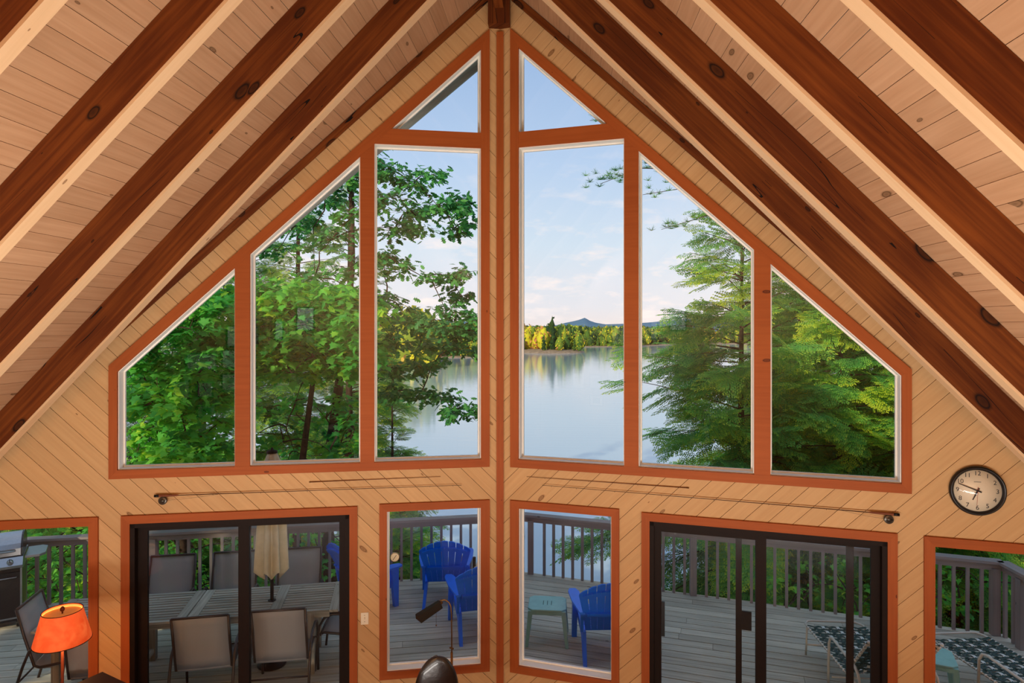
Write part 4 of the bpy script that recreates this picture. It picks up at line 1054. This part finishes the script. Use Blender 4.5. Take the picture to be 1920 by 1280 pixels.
def broadleaf(name, label, base, trunk_top, clumps, size, shape, mat, trunk_r=.16, bright=.5, group=None):
    root = empty(name, base, 0, label, 'tree', group)
    B = np.array(base); V=[];F=[];Rn=[];nv=0; br = MB()
    b0, t0 = Vector(base), Vector(trunk_top)
    npt = 7; trunk = [b0.lerp(t0,i/(npt-1))+Vector((math.sin(i*1.3+b0.x)*.12,math.cos(i*1.1)*.1,0))*(i>0) for i in range(npt)]
    done=[]
    for c, rad, n, br_ in sorted(clumps, key=lambda k: (Vector((k[0][0],k[0][1],0))-Vector((trunk_top[0],trunk_top[1],0))).length):
        P,d,tips = clump(c, rad, n)
        v,f,k = leaves(P, size, shape, .35, d); V.append(v); F.append(f+nv); nv += len(v)
        tone = np.clip(rng.normal(br_, .16, len(P)),0,1); Rn.append(np.repeat(tone,k))
        # branch: from the trunk to the clump, then twigs
        c_ = Vector(c); hd_ = (Vector((c_.x,c_.y,0))-Vector((t0.x,t0.y,0))).length
        best=None
        for o_,oh in done:
            dd=(o_-c_).length
            if oh<hd_-.05 and dd<1.7 and (best is None or dd<(best-c_).length): best=o_
        done.append((c_,hd_)); rr_=1.0
        if best is not None: a=best; rr_=.6
        else:
            u = min(1,max(.12,(c_.z-b0.z-.6*hd_)/(t0.z-b0.z))); a = b0.lerp(t0,u)
        L_=(c_-a).length; mid = a.lerp(c_,.5)+Vector((0,0,.10*L_))+Vector((random.uniform(-.08,.08),random.uniform(-.08,.08),random.uniform(-.08,.08)))*L_
        br.tube([a, a.lerp(mid,.5)+Vector((random.uniform(-.05,.05),random.uniform(-.05,.05),.03))*L_, mid, mid.lerp(c_,.6)+Vector((0,0,random.uniform(-.03,.05)))*L_, c_], [.030*rr_,.024*rr_,.018*rr_,.012*rr_,.007], 5, cap=False)
        for tp in tips: br.tube([c_, c_.lerp(Vector(tp),.5)+Vector((0,0,.02)), Vector(tp)], [.005,.004,.002], 3, cap=False)
    inv = Matrix.Translation(-b0)
    MB().tube(trunk, [trunk_r*(1-.75*i/(npt-1)) for i in range(npt)], 10).build('trunk', M_bark, root, inv=inv)
    tag(br.build('branches', M_bark, root, inv=inv), kind='stuff')
    tag(npmesh('foliage', np.concatenate(V)-B, np.concatenate(F), mat, np.concatenate(Rn), root), kind='stuff')
    return root
# hemlock spray template pieces
def spray(L, sp=.062, ls=.030):
    """one flat drooping conifer branch along +X. returns quads, tone"""
    V=[];tone=[]
    def zc(x): return -.09*x*x-.02*x
    xs = np.arange(.12*L, L, sp)
    for x in xs:
        for s in (-1,1):
            l = (.50*L*(1-x/L)**.85*min(1,.35+x/(.35*L)))*rng.uniform(.7,1.15)+.06
            a = rng.uniform(.75,1.0); d = np.array([np.cos(a),s*np.sin(a)]); 
            ts = np.arange(.02,l,ls)
            o = np.array([x,0.])
            bx = o+d*ts[:,None]; z = zc(np.hypot(bx[:,0],bx[:,1]*.9))+(-.10*ts**1.5)+rng.normal(0,.012)
            for q in (-1,1):
                aa = np.arctan2(d[1],d[0])+q*rng.normal(.75,.12,len(ts)); ll = .085*(1-.5*ts/l)*rng.uniform(.7,1.2,len(ts)); w_=.013
                e = np.stack([np.cos(aa),np.sin(aa)],1); nrm = np.stack([-e[:,1],e[:,0]],1)
                p0 = np.c_[bx, z]; p1 = np.c_[bx+e*ll[:,None]*.45+nrm*w_, z-.004]; p2 = np.c_[bx+e*ll[:,None], z-.018]; p3 = np.c_[bx+e*ll[:,None]*.45-nrm*w_, z-.004]
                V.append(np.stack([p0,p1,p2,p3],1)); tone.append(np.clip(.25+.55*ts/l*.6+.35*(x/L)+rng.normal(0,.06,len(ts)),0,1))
            # twig itself
            n_ = np.array([-d[1],d[0]])*.004; m_=len(ts)
            V.append(np.stack([np.r_[o+n_,zc(x)],np.r_[o-n_,zc(x)],np.r_[bx[-1]-n_*.5,z[-1]],np.r_[bx[-1]+n_*.5,z[-1]]])[None]); tone.append(np.array([.05]))
    V = np.concatenate(V); tone = np.concatenate(tone)
    return V, tone
SPR = {}
def get_spray(L, k):
    key=(round(L/.15),k)
    if key not in SPR: SPR[key]=spray(max(.3,key[0]*.15),.085,.042)
    return SPR[key]
def conifer_mesh(H, R, zlow, step=.3, per=4, power=.8, tonebias=0, droop=.12, hang=.45, dens=.17):
    V=[];T=[];br=[]
    z = zlow
    while z < H-.1:
        u=(z-zlow)/(H-zlow); r=R*(1-u)**power+.15
        for q in range(per if u<.85 else 3):
            az = rng.uniform(0,2*PI); Lb = max(.35,r*rng.uniform(.62,1.18)); zz=z+rng.uniform(-.6,.6)*step
            el = -droop+.6*u+rng.normal(0,.12); tb = rng.normal(0,.13)+tonebias
            ca,sa = math.cos(az),math.sin(az); curve = rng.uniform(-.12,-.03)
            def P(t): l=t*Lb; return np.array([ca*l, sa*l, zz+l*math.sin(el)+curve*l*l])
            br.append((tuple(P(0)),tuple(P(.35)),tuple(P(.7)),tuple(P(.97))))
            n=max(3,int(Lb/dens))
            for i in range(n):
                t=.18+.82*(i+rng.uniform(0,.9))/n; sd=1 if i%2 else -1
                ls_=max(.3,min(.95,(.62*Lb*(1-t)**.6+.28)*rng.uniform(.7,1.15))); k=int(rng.integers(0,3))
                v,tn=get_spray(ls_,k)
                aa=az+sd*rng.uniform(.35,1.0)*(1-t*.6)
                Rm=rotm(np.array(aa),np.array(rng.normal(-hang*.6,.22)+el*.5),np.array(rng.normal(sd*.25,.35)))
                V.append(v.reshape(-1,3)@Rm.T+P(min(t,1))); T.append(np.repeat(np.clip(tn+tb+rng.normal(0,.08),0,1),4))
        z += step
    V=np.concatenate(V); T=np.concatenate(T); return V,T,br
def conifer(name, label, H, R, zlow, mat, tr=.15, group=None, **kw):
    root = empty(name, (0,0,0), 0, label, 'tree', group)
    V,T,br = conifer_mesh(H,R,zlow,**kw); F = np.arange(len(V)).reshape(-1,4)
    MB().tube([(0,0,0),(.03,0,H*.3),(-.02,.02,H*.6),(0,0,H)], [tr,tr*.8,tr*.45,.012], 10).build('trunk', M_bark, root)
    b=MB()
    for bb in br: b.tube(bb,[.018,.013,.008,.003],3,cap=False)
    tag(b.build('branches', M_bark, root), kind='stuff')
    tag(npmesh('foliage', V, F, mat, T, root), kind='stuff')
    return root
def setp(o, x, y, z=None, rz=0, s=1, label=None):
    o.location=(x,y,gh(x,y)-.1 if z is None else z); o.rotation_euler=(0,0,rz); o.scale=(s,s,s)
    if label: o['label']=label
    return o
def xy(px, d): v = at(px, 617, d); return v.x, v.y
# --- right side hemlocks
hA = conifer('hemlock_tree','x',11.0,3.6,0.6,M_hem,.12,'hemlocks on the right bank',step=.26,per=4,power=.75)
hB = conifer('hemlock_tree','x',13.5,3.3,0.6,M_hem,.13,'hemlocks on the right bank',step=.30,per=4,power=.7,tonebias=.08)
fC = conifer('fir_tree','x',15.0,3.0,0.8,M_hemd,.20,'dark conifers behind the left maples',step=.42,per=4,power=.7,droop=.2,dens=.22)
def tree_top(o, px, pytop, d, H, rz=0, label=None):
    """stands the tree on the ground under pixel column px at distance d, scaled so that its tip reaches pytop"""
    x,y = xy(px,d); top = at(px,pytop,d).z; g = gh(x,y)-.1; s=(top-g)/H
    return setp(o,x,y,g,rz,s,label)
tree_top(hA,1392,322,15.0,11.0,0,'feathery green hemlock left of all on the right bank, lake behind it')
tree_top(hB,1578,235,14.5,13.5,1,'tall hemlock with bright yellow-green sprays behind the outermost right pane')
R_list=[(1500,330,20,2.2,'hB','hemlock further back between the two nearest right-bank hemlocks'),
        (1680,260,17,4.0,'hA','hemlock at the right-hand end of the upper right window'),
        (1790,300,13.5,.7,'hB','hemlock beyond the railing corner at the far right'),
        (1640,420,24,2.9,'hB','shaded hemlock deep behind the outermost right pane'),
        (1930,330,15,5.2,'hA','hemlock just past the right edge of the far right window'),
        (1470,560,26,1.4,'hA','low hemlock near the water behind the right bank')]
for px,pt,d,rz,kk_,lab in R_list:
    src,H = (hA,11.0) if kk_=='hA' else (hB,13.5)
    tree_top(copy_tree(src),px,pt,d,H,rz,lab)
# --- left side: dark conifers behind, broadleaf in front
tree_top(fC,655,330,20,15.0,0,'dark conifer trunk and crown behind the second left pane')
L_list=[(560,250,24,1.1,'dark conifer behind the maple, second from the left mullion'),(470,300,21,2.3,'dark conifer in line with the leftmost mullion'),
        (380,330,26,3.1,'dark conifer deep behind the outermost left pane'),(290,420,19,4.4,'dark conifer at the left end of the upper left window'),
        (180,380,17,.6,'dark conifer above the grill, left of the upper window'),(60,420,16,5.1,'dark conifer beyond the railing at the far left'),
        (700,560,27,2.0,'low dark conifer at the water edge left of the open lake'),(735,700,17,3.9,'small drooping conifer low in the third left pane')]
for px,pt,d,rz,lab in L_list: tree_top(copy_tree(fC),px,pt,d,15.0,rz,lab)
def C3(lst):
    out=[]
    for px,py,d,rad,n,b in lst: v=at(px,py,d); out.append(((v.x,v.y,v.z),rad,n,b))
    return out
# oak reaching across the third left pane
oak=[]
for px,py,rad,n in [(735,320,.55,90),(775,345,.5,80),(810,330,.45,60),(720,370,.6,90),(770,395,.55,90),(820,385,.5,80),(860,375,.4,45),(885,395,.3,30),
    (740,430,.45,60),(790,430,.4,45),(850,430,.35,36),(890,420,.25,20),(720,480,.5,60),(750,500,.45,45),(800,520,.30,24),(845,520,.35,36),(880,510,.35,36),(865,555,.4,45),(835,580,.3,30),
    (725,560,.5,70),(760,590,.55,80),(800,610,.5,80),(840,615,.5,80),(880,620,.45,70),(890,600,.4,50),(740,640,.5,70),(790,650,.45,60),(850,650,.4,50),(890,655,.3,30),
    (730,690,.45,60),(775,690,.45,60),(815,680,.3,30),(740,735,.5,60),(790,735,.4,45),(830,745,.35,40),(865,765,.4,50),(885,770,.25,24),(845,775,.3,30),
    (690,300,.6,80),(650,330,.7,90),(610,370,.7,90),(665,400,.6,80),(620,450,.6,70),(660,500,.6,70),(560,420,.7,90),(520,470,.6,70),(590,520,.6,60),(690,600,.6,70)]:
    oak.append((px,py,12.6+random.uniform(-.7,.9),rad,int(n*1.6),.45+.12*math.sin(px*.05)))
b0 = xy(610,13.2); t0 = at(655,330,13.0)
oak_root = broadleaf('oak_tree','large leafy oak whose lobed branches hang over the lake view in the third left pane',(b0[0],b0[1],gh(*b0)-.1),(t0.x,t0.y,t0.z),C3(oak),.17,OAK,M_oak,.17)
# the nearest oak leaves, one by one
k_=len(OAK); lv_=np.zeros((k_+1,3)); lv_[:k_,:2]=OAK; lv_[k_]=(.38,0,.05); lv_[:k_,2]=-.12*np.abs(OAK[:,1])-.08*OAK[:,0]**2
first=None; ORv=oak_root.location.copy()
for px,py,d_,rad,n,b_ in [o_ for o_ in oak if o_[0]>=703]:
    for i_ in range(7):
        if first is None:
            first=npmesh('leaf',lv_*.17,np.array([(i,(i+1)%k_,k_) for i in range(k_)]),M_oak,np.full(k_+1,.62),oak_root); lf=first
        else: lf=first.copy(); C.objects.link(lf)
        c_=at(px,py,d_-.45); lf.location=(c_.x+rng.normal(0,rad*.55)-ORv.x, c_.y+rng.normal(0,.15)-ORv.y, c_.z+rng.normal(0,rad*.22)-ORv.z)
        lf.rotation_euler=(rng.normal(0,.5),rng.normal(.4,.4),rng.uniform(0,6.28)); s_=rng.uniform(.7,1.15); lf.scale=(s_,s_,s_)
mp_=[]
for i in range(70):
    px=random.uniform(235,440); py=random.uniform(560,880); mp_.append((px,py,10.5+random.uniform(-.8,1.6),random.uniform(.35,.6),random.randint(60,100),random.uniform(.35,.8) if py>740 else random.uniform(.3,.6)))
for i in range(26):
    px=random.uniform(330,450); py=random.uniform(480,600); mp_.append((px,py,11.2+random.uniform(-.5,1.2),random.uniform(.35,.6),random.randint(30,50),random.uniform(.3,.75)))
b0 = xy(330,12.0); t0 = at(350,520,12.0)
broadleaf('maple_tree','bright green maple filling the outermost left pane',(b0[0],b0[1],gh(*b0)-.1),(t0.x,t0.y,t0.z),C3(mp_),.16,MAPLE,M_leaf,.12)
mp_=[]
for i in range(95):
    px=random.uniform(475,690); py=random.uniform(540,700); mp_.append((px,py,11.6+random.uniform(-.8,1.4),random.uniform(.4,.65),random.randint(60,110),random.uniform(.3,.8)))
for i in range(24):
    px=random.uniform(475,670); py=random.uniform(740,880); mp_.append((px,py,12.5+random.uniform(-.8,1.4),random.uniform(.35,.5),random.randint(24,44),random.uniform(.2,.6)))
b0 = xy(560,12.6); t0 = at(580,560,12.4)
broadleaf('maple_tree','maple with broad bright leaves across the middle of the second left pane',(b0[0],b0[1],gh(*b0)-.1),(t0.x,t0.y,t0.z),C3(mp_),.16,MAPLE,M_leaf,.12)
# shrubs behind the left railing
sh=[]
for i in range(80):
    px=random.uniform(-40,250); py=random.uniform(985,1150); sh.append((px,py,10.6+random.uniform(-.4,1.5),random.uniform(.25,.45),random.randint(24,44),random.uniform(.35,.95)))
b0=xy(110,12.0); t0=at(110,1040,12)
broadleaf('maple_sapling','low bright green saplings behind the left railing by the grill',(b0[0],b0[1],min(gh(*b0),t0.z-1)-.1),(t0.x,t0.y,t0.z),C3(sh),.11,MAPLE,M_leaf,.06)
sh=[]
for i in range(70):
    px=random.uniform(265,700); py=random.uniform(985,1110) if px>400 else random.uniform(985,1120); sh.append((px,py,11.6+random.uniform(-.4,2.5),random.uniform(.25,.45),random.randint(20,40),random.uniform(.3,.95) if px<440 else random.uniform(.1,.6)))
b0=xy(400,12.6); t0=at(400,1050,12.6)
broadleaf('maple_sapling','yellow-green saplings behind the railing and the dining chairs',(b0[0],b0[1],min(gh(*b0),t0.z-1)-.1),(t0.x,t0.y,t0.z),C3(sh),.11,MAPLE,M_leaf,.06)
sh=[]
for i in range(46):
    px=random.uniform(1450,1990); py=random.uniform(1050,1190); sh.append((px,py,11.0+random.uniform(-.3,2.0),random.uniform(.25,.4),random.randint(20,36),random.uniform(.3,.9)))
b0=xy(1720,12.0); t0=at(1720,1080,12)
broadleaf('maple_sapling','green undergrowth behind the right railing corner',(b0[0],b0[1],min(gh(*b0),t0.z-1)-.1),(t0.x,t0.y,t0.z),C3(sh),.11,MAPLE,M_leaf,.06)
# small conifer left of the lake seen in the lower centre window
x,y = xy(750,15.5); setp(copy_tree(hA),x,y,None,2.0,.52,'small bright hemlock beyond the railing behind the thermometer')
x,y = xy(1450,17); setp(copy_tree(hB),x,y,None,3.0,.42,'small hemlock beyond the railing in the right sliding door')
# pine boughs entering at the upper right: a tall white pine beside the house
def pine_bough(pts, n, root, inv):
    V=[];T=[]; 
    P=[Vector(p) for p in pts]
    MB().tube(P, [.02-.016*i/(len(P)-1) for i in range(len(P))], 5).build('branch', M_bark, root, inv=inv)
    for i in range(n):
        u=rng.uniform(.15,1.0)*(len(P)-1); k=min(int(u),len(P)-2); c=np.array(P[k].lerp(P[k+1],u-k))+rng.normal(0,1,3)*np.array([.16,.16,.07])
        m=26; d=rng.normal(0,1,(m,3)); d[:,2]=np.abs(d[:,2])*.7; d/=np.linalg.norm(d,axis=1)[:,None]; l=.10*rng.uniform(.7,1.1,(m,1))
        q=np.cross(d,rng.normal(0,1,(m,3))); q/=np.linalg.norm(q,axis=1)[:,None]; q*=.0035
        V.append(np.stack([c-q,c+q,c+d*l+q*.3,c+d*l-q*.3],1)); T.append(np.full(m*4,rng.uniform(.1,.6)))
    V=np.concatenate(V).reshape(-1,3); o=npmesh('needles',V-np.array(inv.inverted().translation),np.arange(len(V)).reshape(-1,4),M_hemd,np.concatenate(T),root); o['kind']='stuff'
bx,by = xy(1705,11.0); g=gh(bx,by)
pn = empty('white_pine',(bx,by,g-.1),0,'tall pine whose thin boughs poke into the top of the right-hand panes','tree'); inv=Matrix.Translation(-Vector((bx,by,g-.1)))
MB().tube([(bx,by,g-.1),(bx+.1,by,g+6),(bx,by,at(1560,-50,11).z)], [.13,.10,.05], 10).build('trunk', M_bark, pn, inv=inv)
for a,b_,c_,n in (((1770,330),(1330,345),(1205,365),26),((1770,340),(1200,315),(1125,345),70),((1770,300),(1320,300),(1210,305),60),((1770,200),(1260,205),(1106,226),26),((1770,420),(1340,400),(1240,430),60)):
    pine_bough([at(a[0],a[1],11.2),at((a[0]+b_[0])/2,(a[1]+b_[1])/2-5,11.1),at(b_[0],b_[1],11.0),at(c_[0],c_[1],11.0)], n, pn, inv)

# ================================================================= trees outside the picture that keep the sun off the deck
for i,(x,y,sc_) in enumerate(((-9.5,2.0,.62),(-12.5,4.5,.60),(-10.5,-3,.70),(-15.5,1,.72))):
    setp(copy_tree(fC),x,y,None,i*1.1,sc_,'unseen conifer added to shade the deck, beside the left wall of the house, %s from the deck'%['nearest','second','third','fourth'][i])

# ================================================================= far shore
def lump(n=26):
    """low-poly irregular crown, base at 0, height 1, radius .5"""
    V=[];F=[]
    lv=[(0.0,.16),(.18,.42),(.42,.5),(.66,.40),(.86,.2)]; k=7
    for z,r in lv:
        for j in range(k):
            a=2*PI*j/k+z*2; rr=r*rng.uniform(.75,1.2); V.append((rr*np.cos(a),rr*np.sin(a),z+rng.uniform(-.04,.04)))
    V.append((rng.uniform(-.05,.05),0,1)); 
    for i in range(len(lv)-1):
        for j in range(k): 
            a,b,c,d=i*k+j,i*k+(j+1)%k,(i+1)*k+(j+1)%k,(i+1)*k+j; F+=[(a,b,c),(a,c,d)]
    F+=[((len(lv)-1)*k+j,(len(lv)-1)*k+(j+1)%k,len(V)-1) for j in range(k)]
    return np.array(V),np.array(F)
def spike():
    V=[];F=[];k=6
    lv=[(.0,.05),(.1,.26),(.24,.13),(.3,.24),(.46,.10),(.52,.19),(.68,.07),(.72,.12),(.88,.03)]
    for z,r in lv:
        for j in range(k): a=2*PI*j/k; rr=r*rng.uniform(.7,1.25); V.append((rr*np.cos(a),rr*np.sin(a),z))
    V.append((0,0,1))
    for i in range(len(lv)-1):
        for j in range(k):
            a,b,c,d=i*k+j,i*k+(j+1)%k,(i+1)*k+(j+1)%k,(i+1)*k+j; F+=[(a,b,c),(a,c,d)]
    F+=[((len(lv)-1)*k+j,(len(lv)-1)*k+(j+1)%k,len(V)-1) for j in range(k)]
    return np.array(V),np.array(F)
def leafy(core, n, size, shrink):
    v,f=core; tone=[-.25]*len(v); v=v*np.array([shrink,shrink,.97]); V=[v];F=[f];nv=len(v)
    tri=core[0][core[1]]; ar=np.linalg.norm(np.cross(tri[:,1]-tri[:,0],tri[:,2]-tri[:,0]),axis=1); idx=rng.choice(len(tri),n,p=ar/ar.sum())
    w_=rng.dirichlet((1,1,1),n); c=(tri[idx]*w_[:,:,None]).sum(1)*rng.uniform(.86,1.1,(n,1))
    a=rng.normal(0,1,(n,3)); a/=np.linalg.norm(a,axis=1)[:,None]; b=np.cross(a,rng.normal(0,1,(n,3))); b/=np.linalg.norm(b,axis=1)[:,None]
    s_=size*rng.uniform(.5,1.4,(n,1)); a*=s_; b*=s_*.7
    V.append(np.stack([c+a,c+b,c-a,c-b],1).reshape(-1,3)); q_=np.arange(n)[:,None]*4+nv; F.append(np.r_[q_+[0,1,2],q_+[0,2,3]])
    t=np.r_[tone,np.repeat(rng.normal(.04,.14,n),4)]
    return np.concatenate(V),np.concatenate(F),t
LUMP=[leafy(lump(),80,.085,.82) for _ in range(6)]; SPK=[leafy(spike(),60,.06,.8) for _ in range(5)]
def forest(name, label, spots, parent=None, mat=None):
    V=[];F=[];T=[];nv=0
    for x,y,z,h,kind,tone in spots:
        v,f,tn = (SPK if kind else LUMP)[int(rng.integers(0,5))]; a=rng.uniform(0,6.28); c,s_=np.cos(a),np.sin(a)
        wd = h*(.75 if not kind else .9)
        q = np.c_[(v[:,0]*c-v[:,1]*s_)*wd+x,(v[:,0]*s_+v[:,1]*c)*wd+y,v[:,2]*h+z]; V.append(q);F.append(f+nv);T.append(np.clip(tone+tn,0,1)); nv+=len(v)
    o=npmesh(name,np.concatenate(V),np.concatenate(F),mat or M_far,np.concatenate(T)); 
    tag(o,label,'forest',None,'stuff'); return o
def shoreline(pts, name):
    """land strip: polygon of shore px, depth behind; low bank"""
    mb=MB(); G=[]
    for px,d in pts:
        a=at(px,617,d); b=at(px,617,d*1.35); c=at(px,617,d*1.9); r_=[]
        for k,(p,z) in enumerate(((a,-.6),(a.lerp(b,.03),.5),(a.lerp(b,.3),1.0),(b,2),(c,4))): r_.append(Vector((p.x,p.y,LZ+z)))
        G.append(r_)
    mb.grid(G); tag(mb.build(name, M_rock), kind='structure')
def Dw(py): return 12.0*FPX/(py-HOR)         # distance of the waterline seen at row py
isl=[(968,Dw(662)),(1000,Dw(663)),(1040,Dw(662.5)),(1080,Dw(661)),(1096,Dw(658))]
# left shore, centre far shore, right far shore
shoreline([(430,170),(560,200),(680,Dw(676)),(740,Dw(673)),(830,Dw(671)),(905,Dw(670)),(930,Dw(669))],'left_shore_ground')
shoreline([(925,Dw(652)),(1000,Dw(651)),(1100,Dw(650.5)),(1180,Dw(650)),(1202,Dw(649)),(1240,Dw(647)),(1300,Dw(645)),(1500,Dw(645)),(1900,Dw(645))],'far_shore_ground')
sp_=[]
for i in range(620):
    px=rng.uniform(430,925); d0=np.interp(px,[430,560,680,740,830,930],[170,200,Dw(676),Dw(673),Dw(671),Dw(669)]); f_=rng.uniform(1.01,1.5); v=at(px,617,d0*f_)
    sp_.append((v.x,v.y,LZ+ (f_-1)*7, rng.uniform(10,15)*(.7 if f_<1.08 else 1), rng.random()<.35, rng.uniform(.25,.8)))
for i in range(40):
    v=at(rng.uniform(640,805),617,rng.uniform(196,225)); sp_.append((v.x,v.y,LZ+.3,rng.uniform(9,20),0,rng.uniform(.66,.8)))  # sunlit bank: yellow tones put the sunlight into these trees' colour
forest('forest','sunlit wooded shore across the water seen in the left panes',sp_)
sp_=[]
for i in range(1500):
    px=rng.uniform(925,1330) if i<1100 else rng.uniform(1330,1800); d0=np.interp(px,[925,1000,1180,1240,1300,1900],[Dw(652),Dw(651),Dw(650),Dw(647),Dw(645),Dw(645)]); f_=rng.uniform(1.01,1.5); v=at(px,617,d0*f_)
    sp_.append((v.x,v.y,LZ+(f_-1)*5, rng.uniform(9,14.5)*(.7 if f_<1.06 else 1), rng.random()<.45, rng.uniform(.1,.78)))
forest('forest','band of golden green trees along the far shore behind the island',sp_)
# wooded island: separate trees
mb=MB(); cx=at(1030,617,Dw(662)*1.06)
G=[]
for i in range(25):
    a=2*PI*i/24; G.append([Vector((cx.x+r*18*math.cos(a),cx.y+r*22*math.sin(a),LZ-.4+z)) for r,z in ((1.12,0),(1.0,.9),(.8,1.6),(.4,2.4),(0.01,2.6))])
mb.grid(G); tag(mb.build('island_ground', M_rock), 'low rocky island bank under the golden trees, right of the centre post', 'island', None, 'structure')
def far_tree(kind, h, tone, px, py_w, lab, grp, wd=1):
    v,f,tn=(SPK if kind else LUMP)[int(rng.integers(0,5))]; d=Dw(py_w); p=at(px,617,d)
    q=np.c_[v[:,0]*h*.72*wd,v[:,1]*h*.72*wd,v[:,2]*h]
    o=npmesh('island_tree',q,f,M_far,np.clip(tone+tn,0,1),None,(p.x,p.y,LZ+1.2)); o.rotation_euler=(0,0,rng.uniform(0,6)); tag(o,lab,'tree',grp)
for i in range(80):
    px=rng.uniform(972,1092); pw=rng.uniform(654,661.5); h=rng.uniform(7.5,14.5)*(1 if px<1070 else .7); 
    tone=.97 if (px<1025 and rng.random()<.55) else rng.uniform(.1,.8)
    kd=rng.random()<.3
    far_tree(kd,h,tone,px,pw,('russet-leaved round tree on the wooded island' if tone>.9 else 'pointed conifer among the trees of the wooded island' if kd else 'sunlit yellow-green round tree on the wooded island' if tone>.45 else 'darker green round tree on the wooded island'),'trees on the island')
far_tree(1,19.0,.3,1035.5,659,'tallest dark pine standing above the others on the island',None,1.3)
# mountains on the horizon
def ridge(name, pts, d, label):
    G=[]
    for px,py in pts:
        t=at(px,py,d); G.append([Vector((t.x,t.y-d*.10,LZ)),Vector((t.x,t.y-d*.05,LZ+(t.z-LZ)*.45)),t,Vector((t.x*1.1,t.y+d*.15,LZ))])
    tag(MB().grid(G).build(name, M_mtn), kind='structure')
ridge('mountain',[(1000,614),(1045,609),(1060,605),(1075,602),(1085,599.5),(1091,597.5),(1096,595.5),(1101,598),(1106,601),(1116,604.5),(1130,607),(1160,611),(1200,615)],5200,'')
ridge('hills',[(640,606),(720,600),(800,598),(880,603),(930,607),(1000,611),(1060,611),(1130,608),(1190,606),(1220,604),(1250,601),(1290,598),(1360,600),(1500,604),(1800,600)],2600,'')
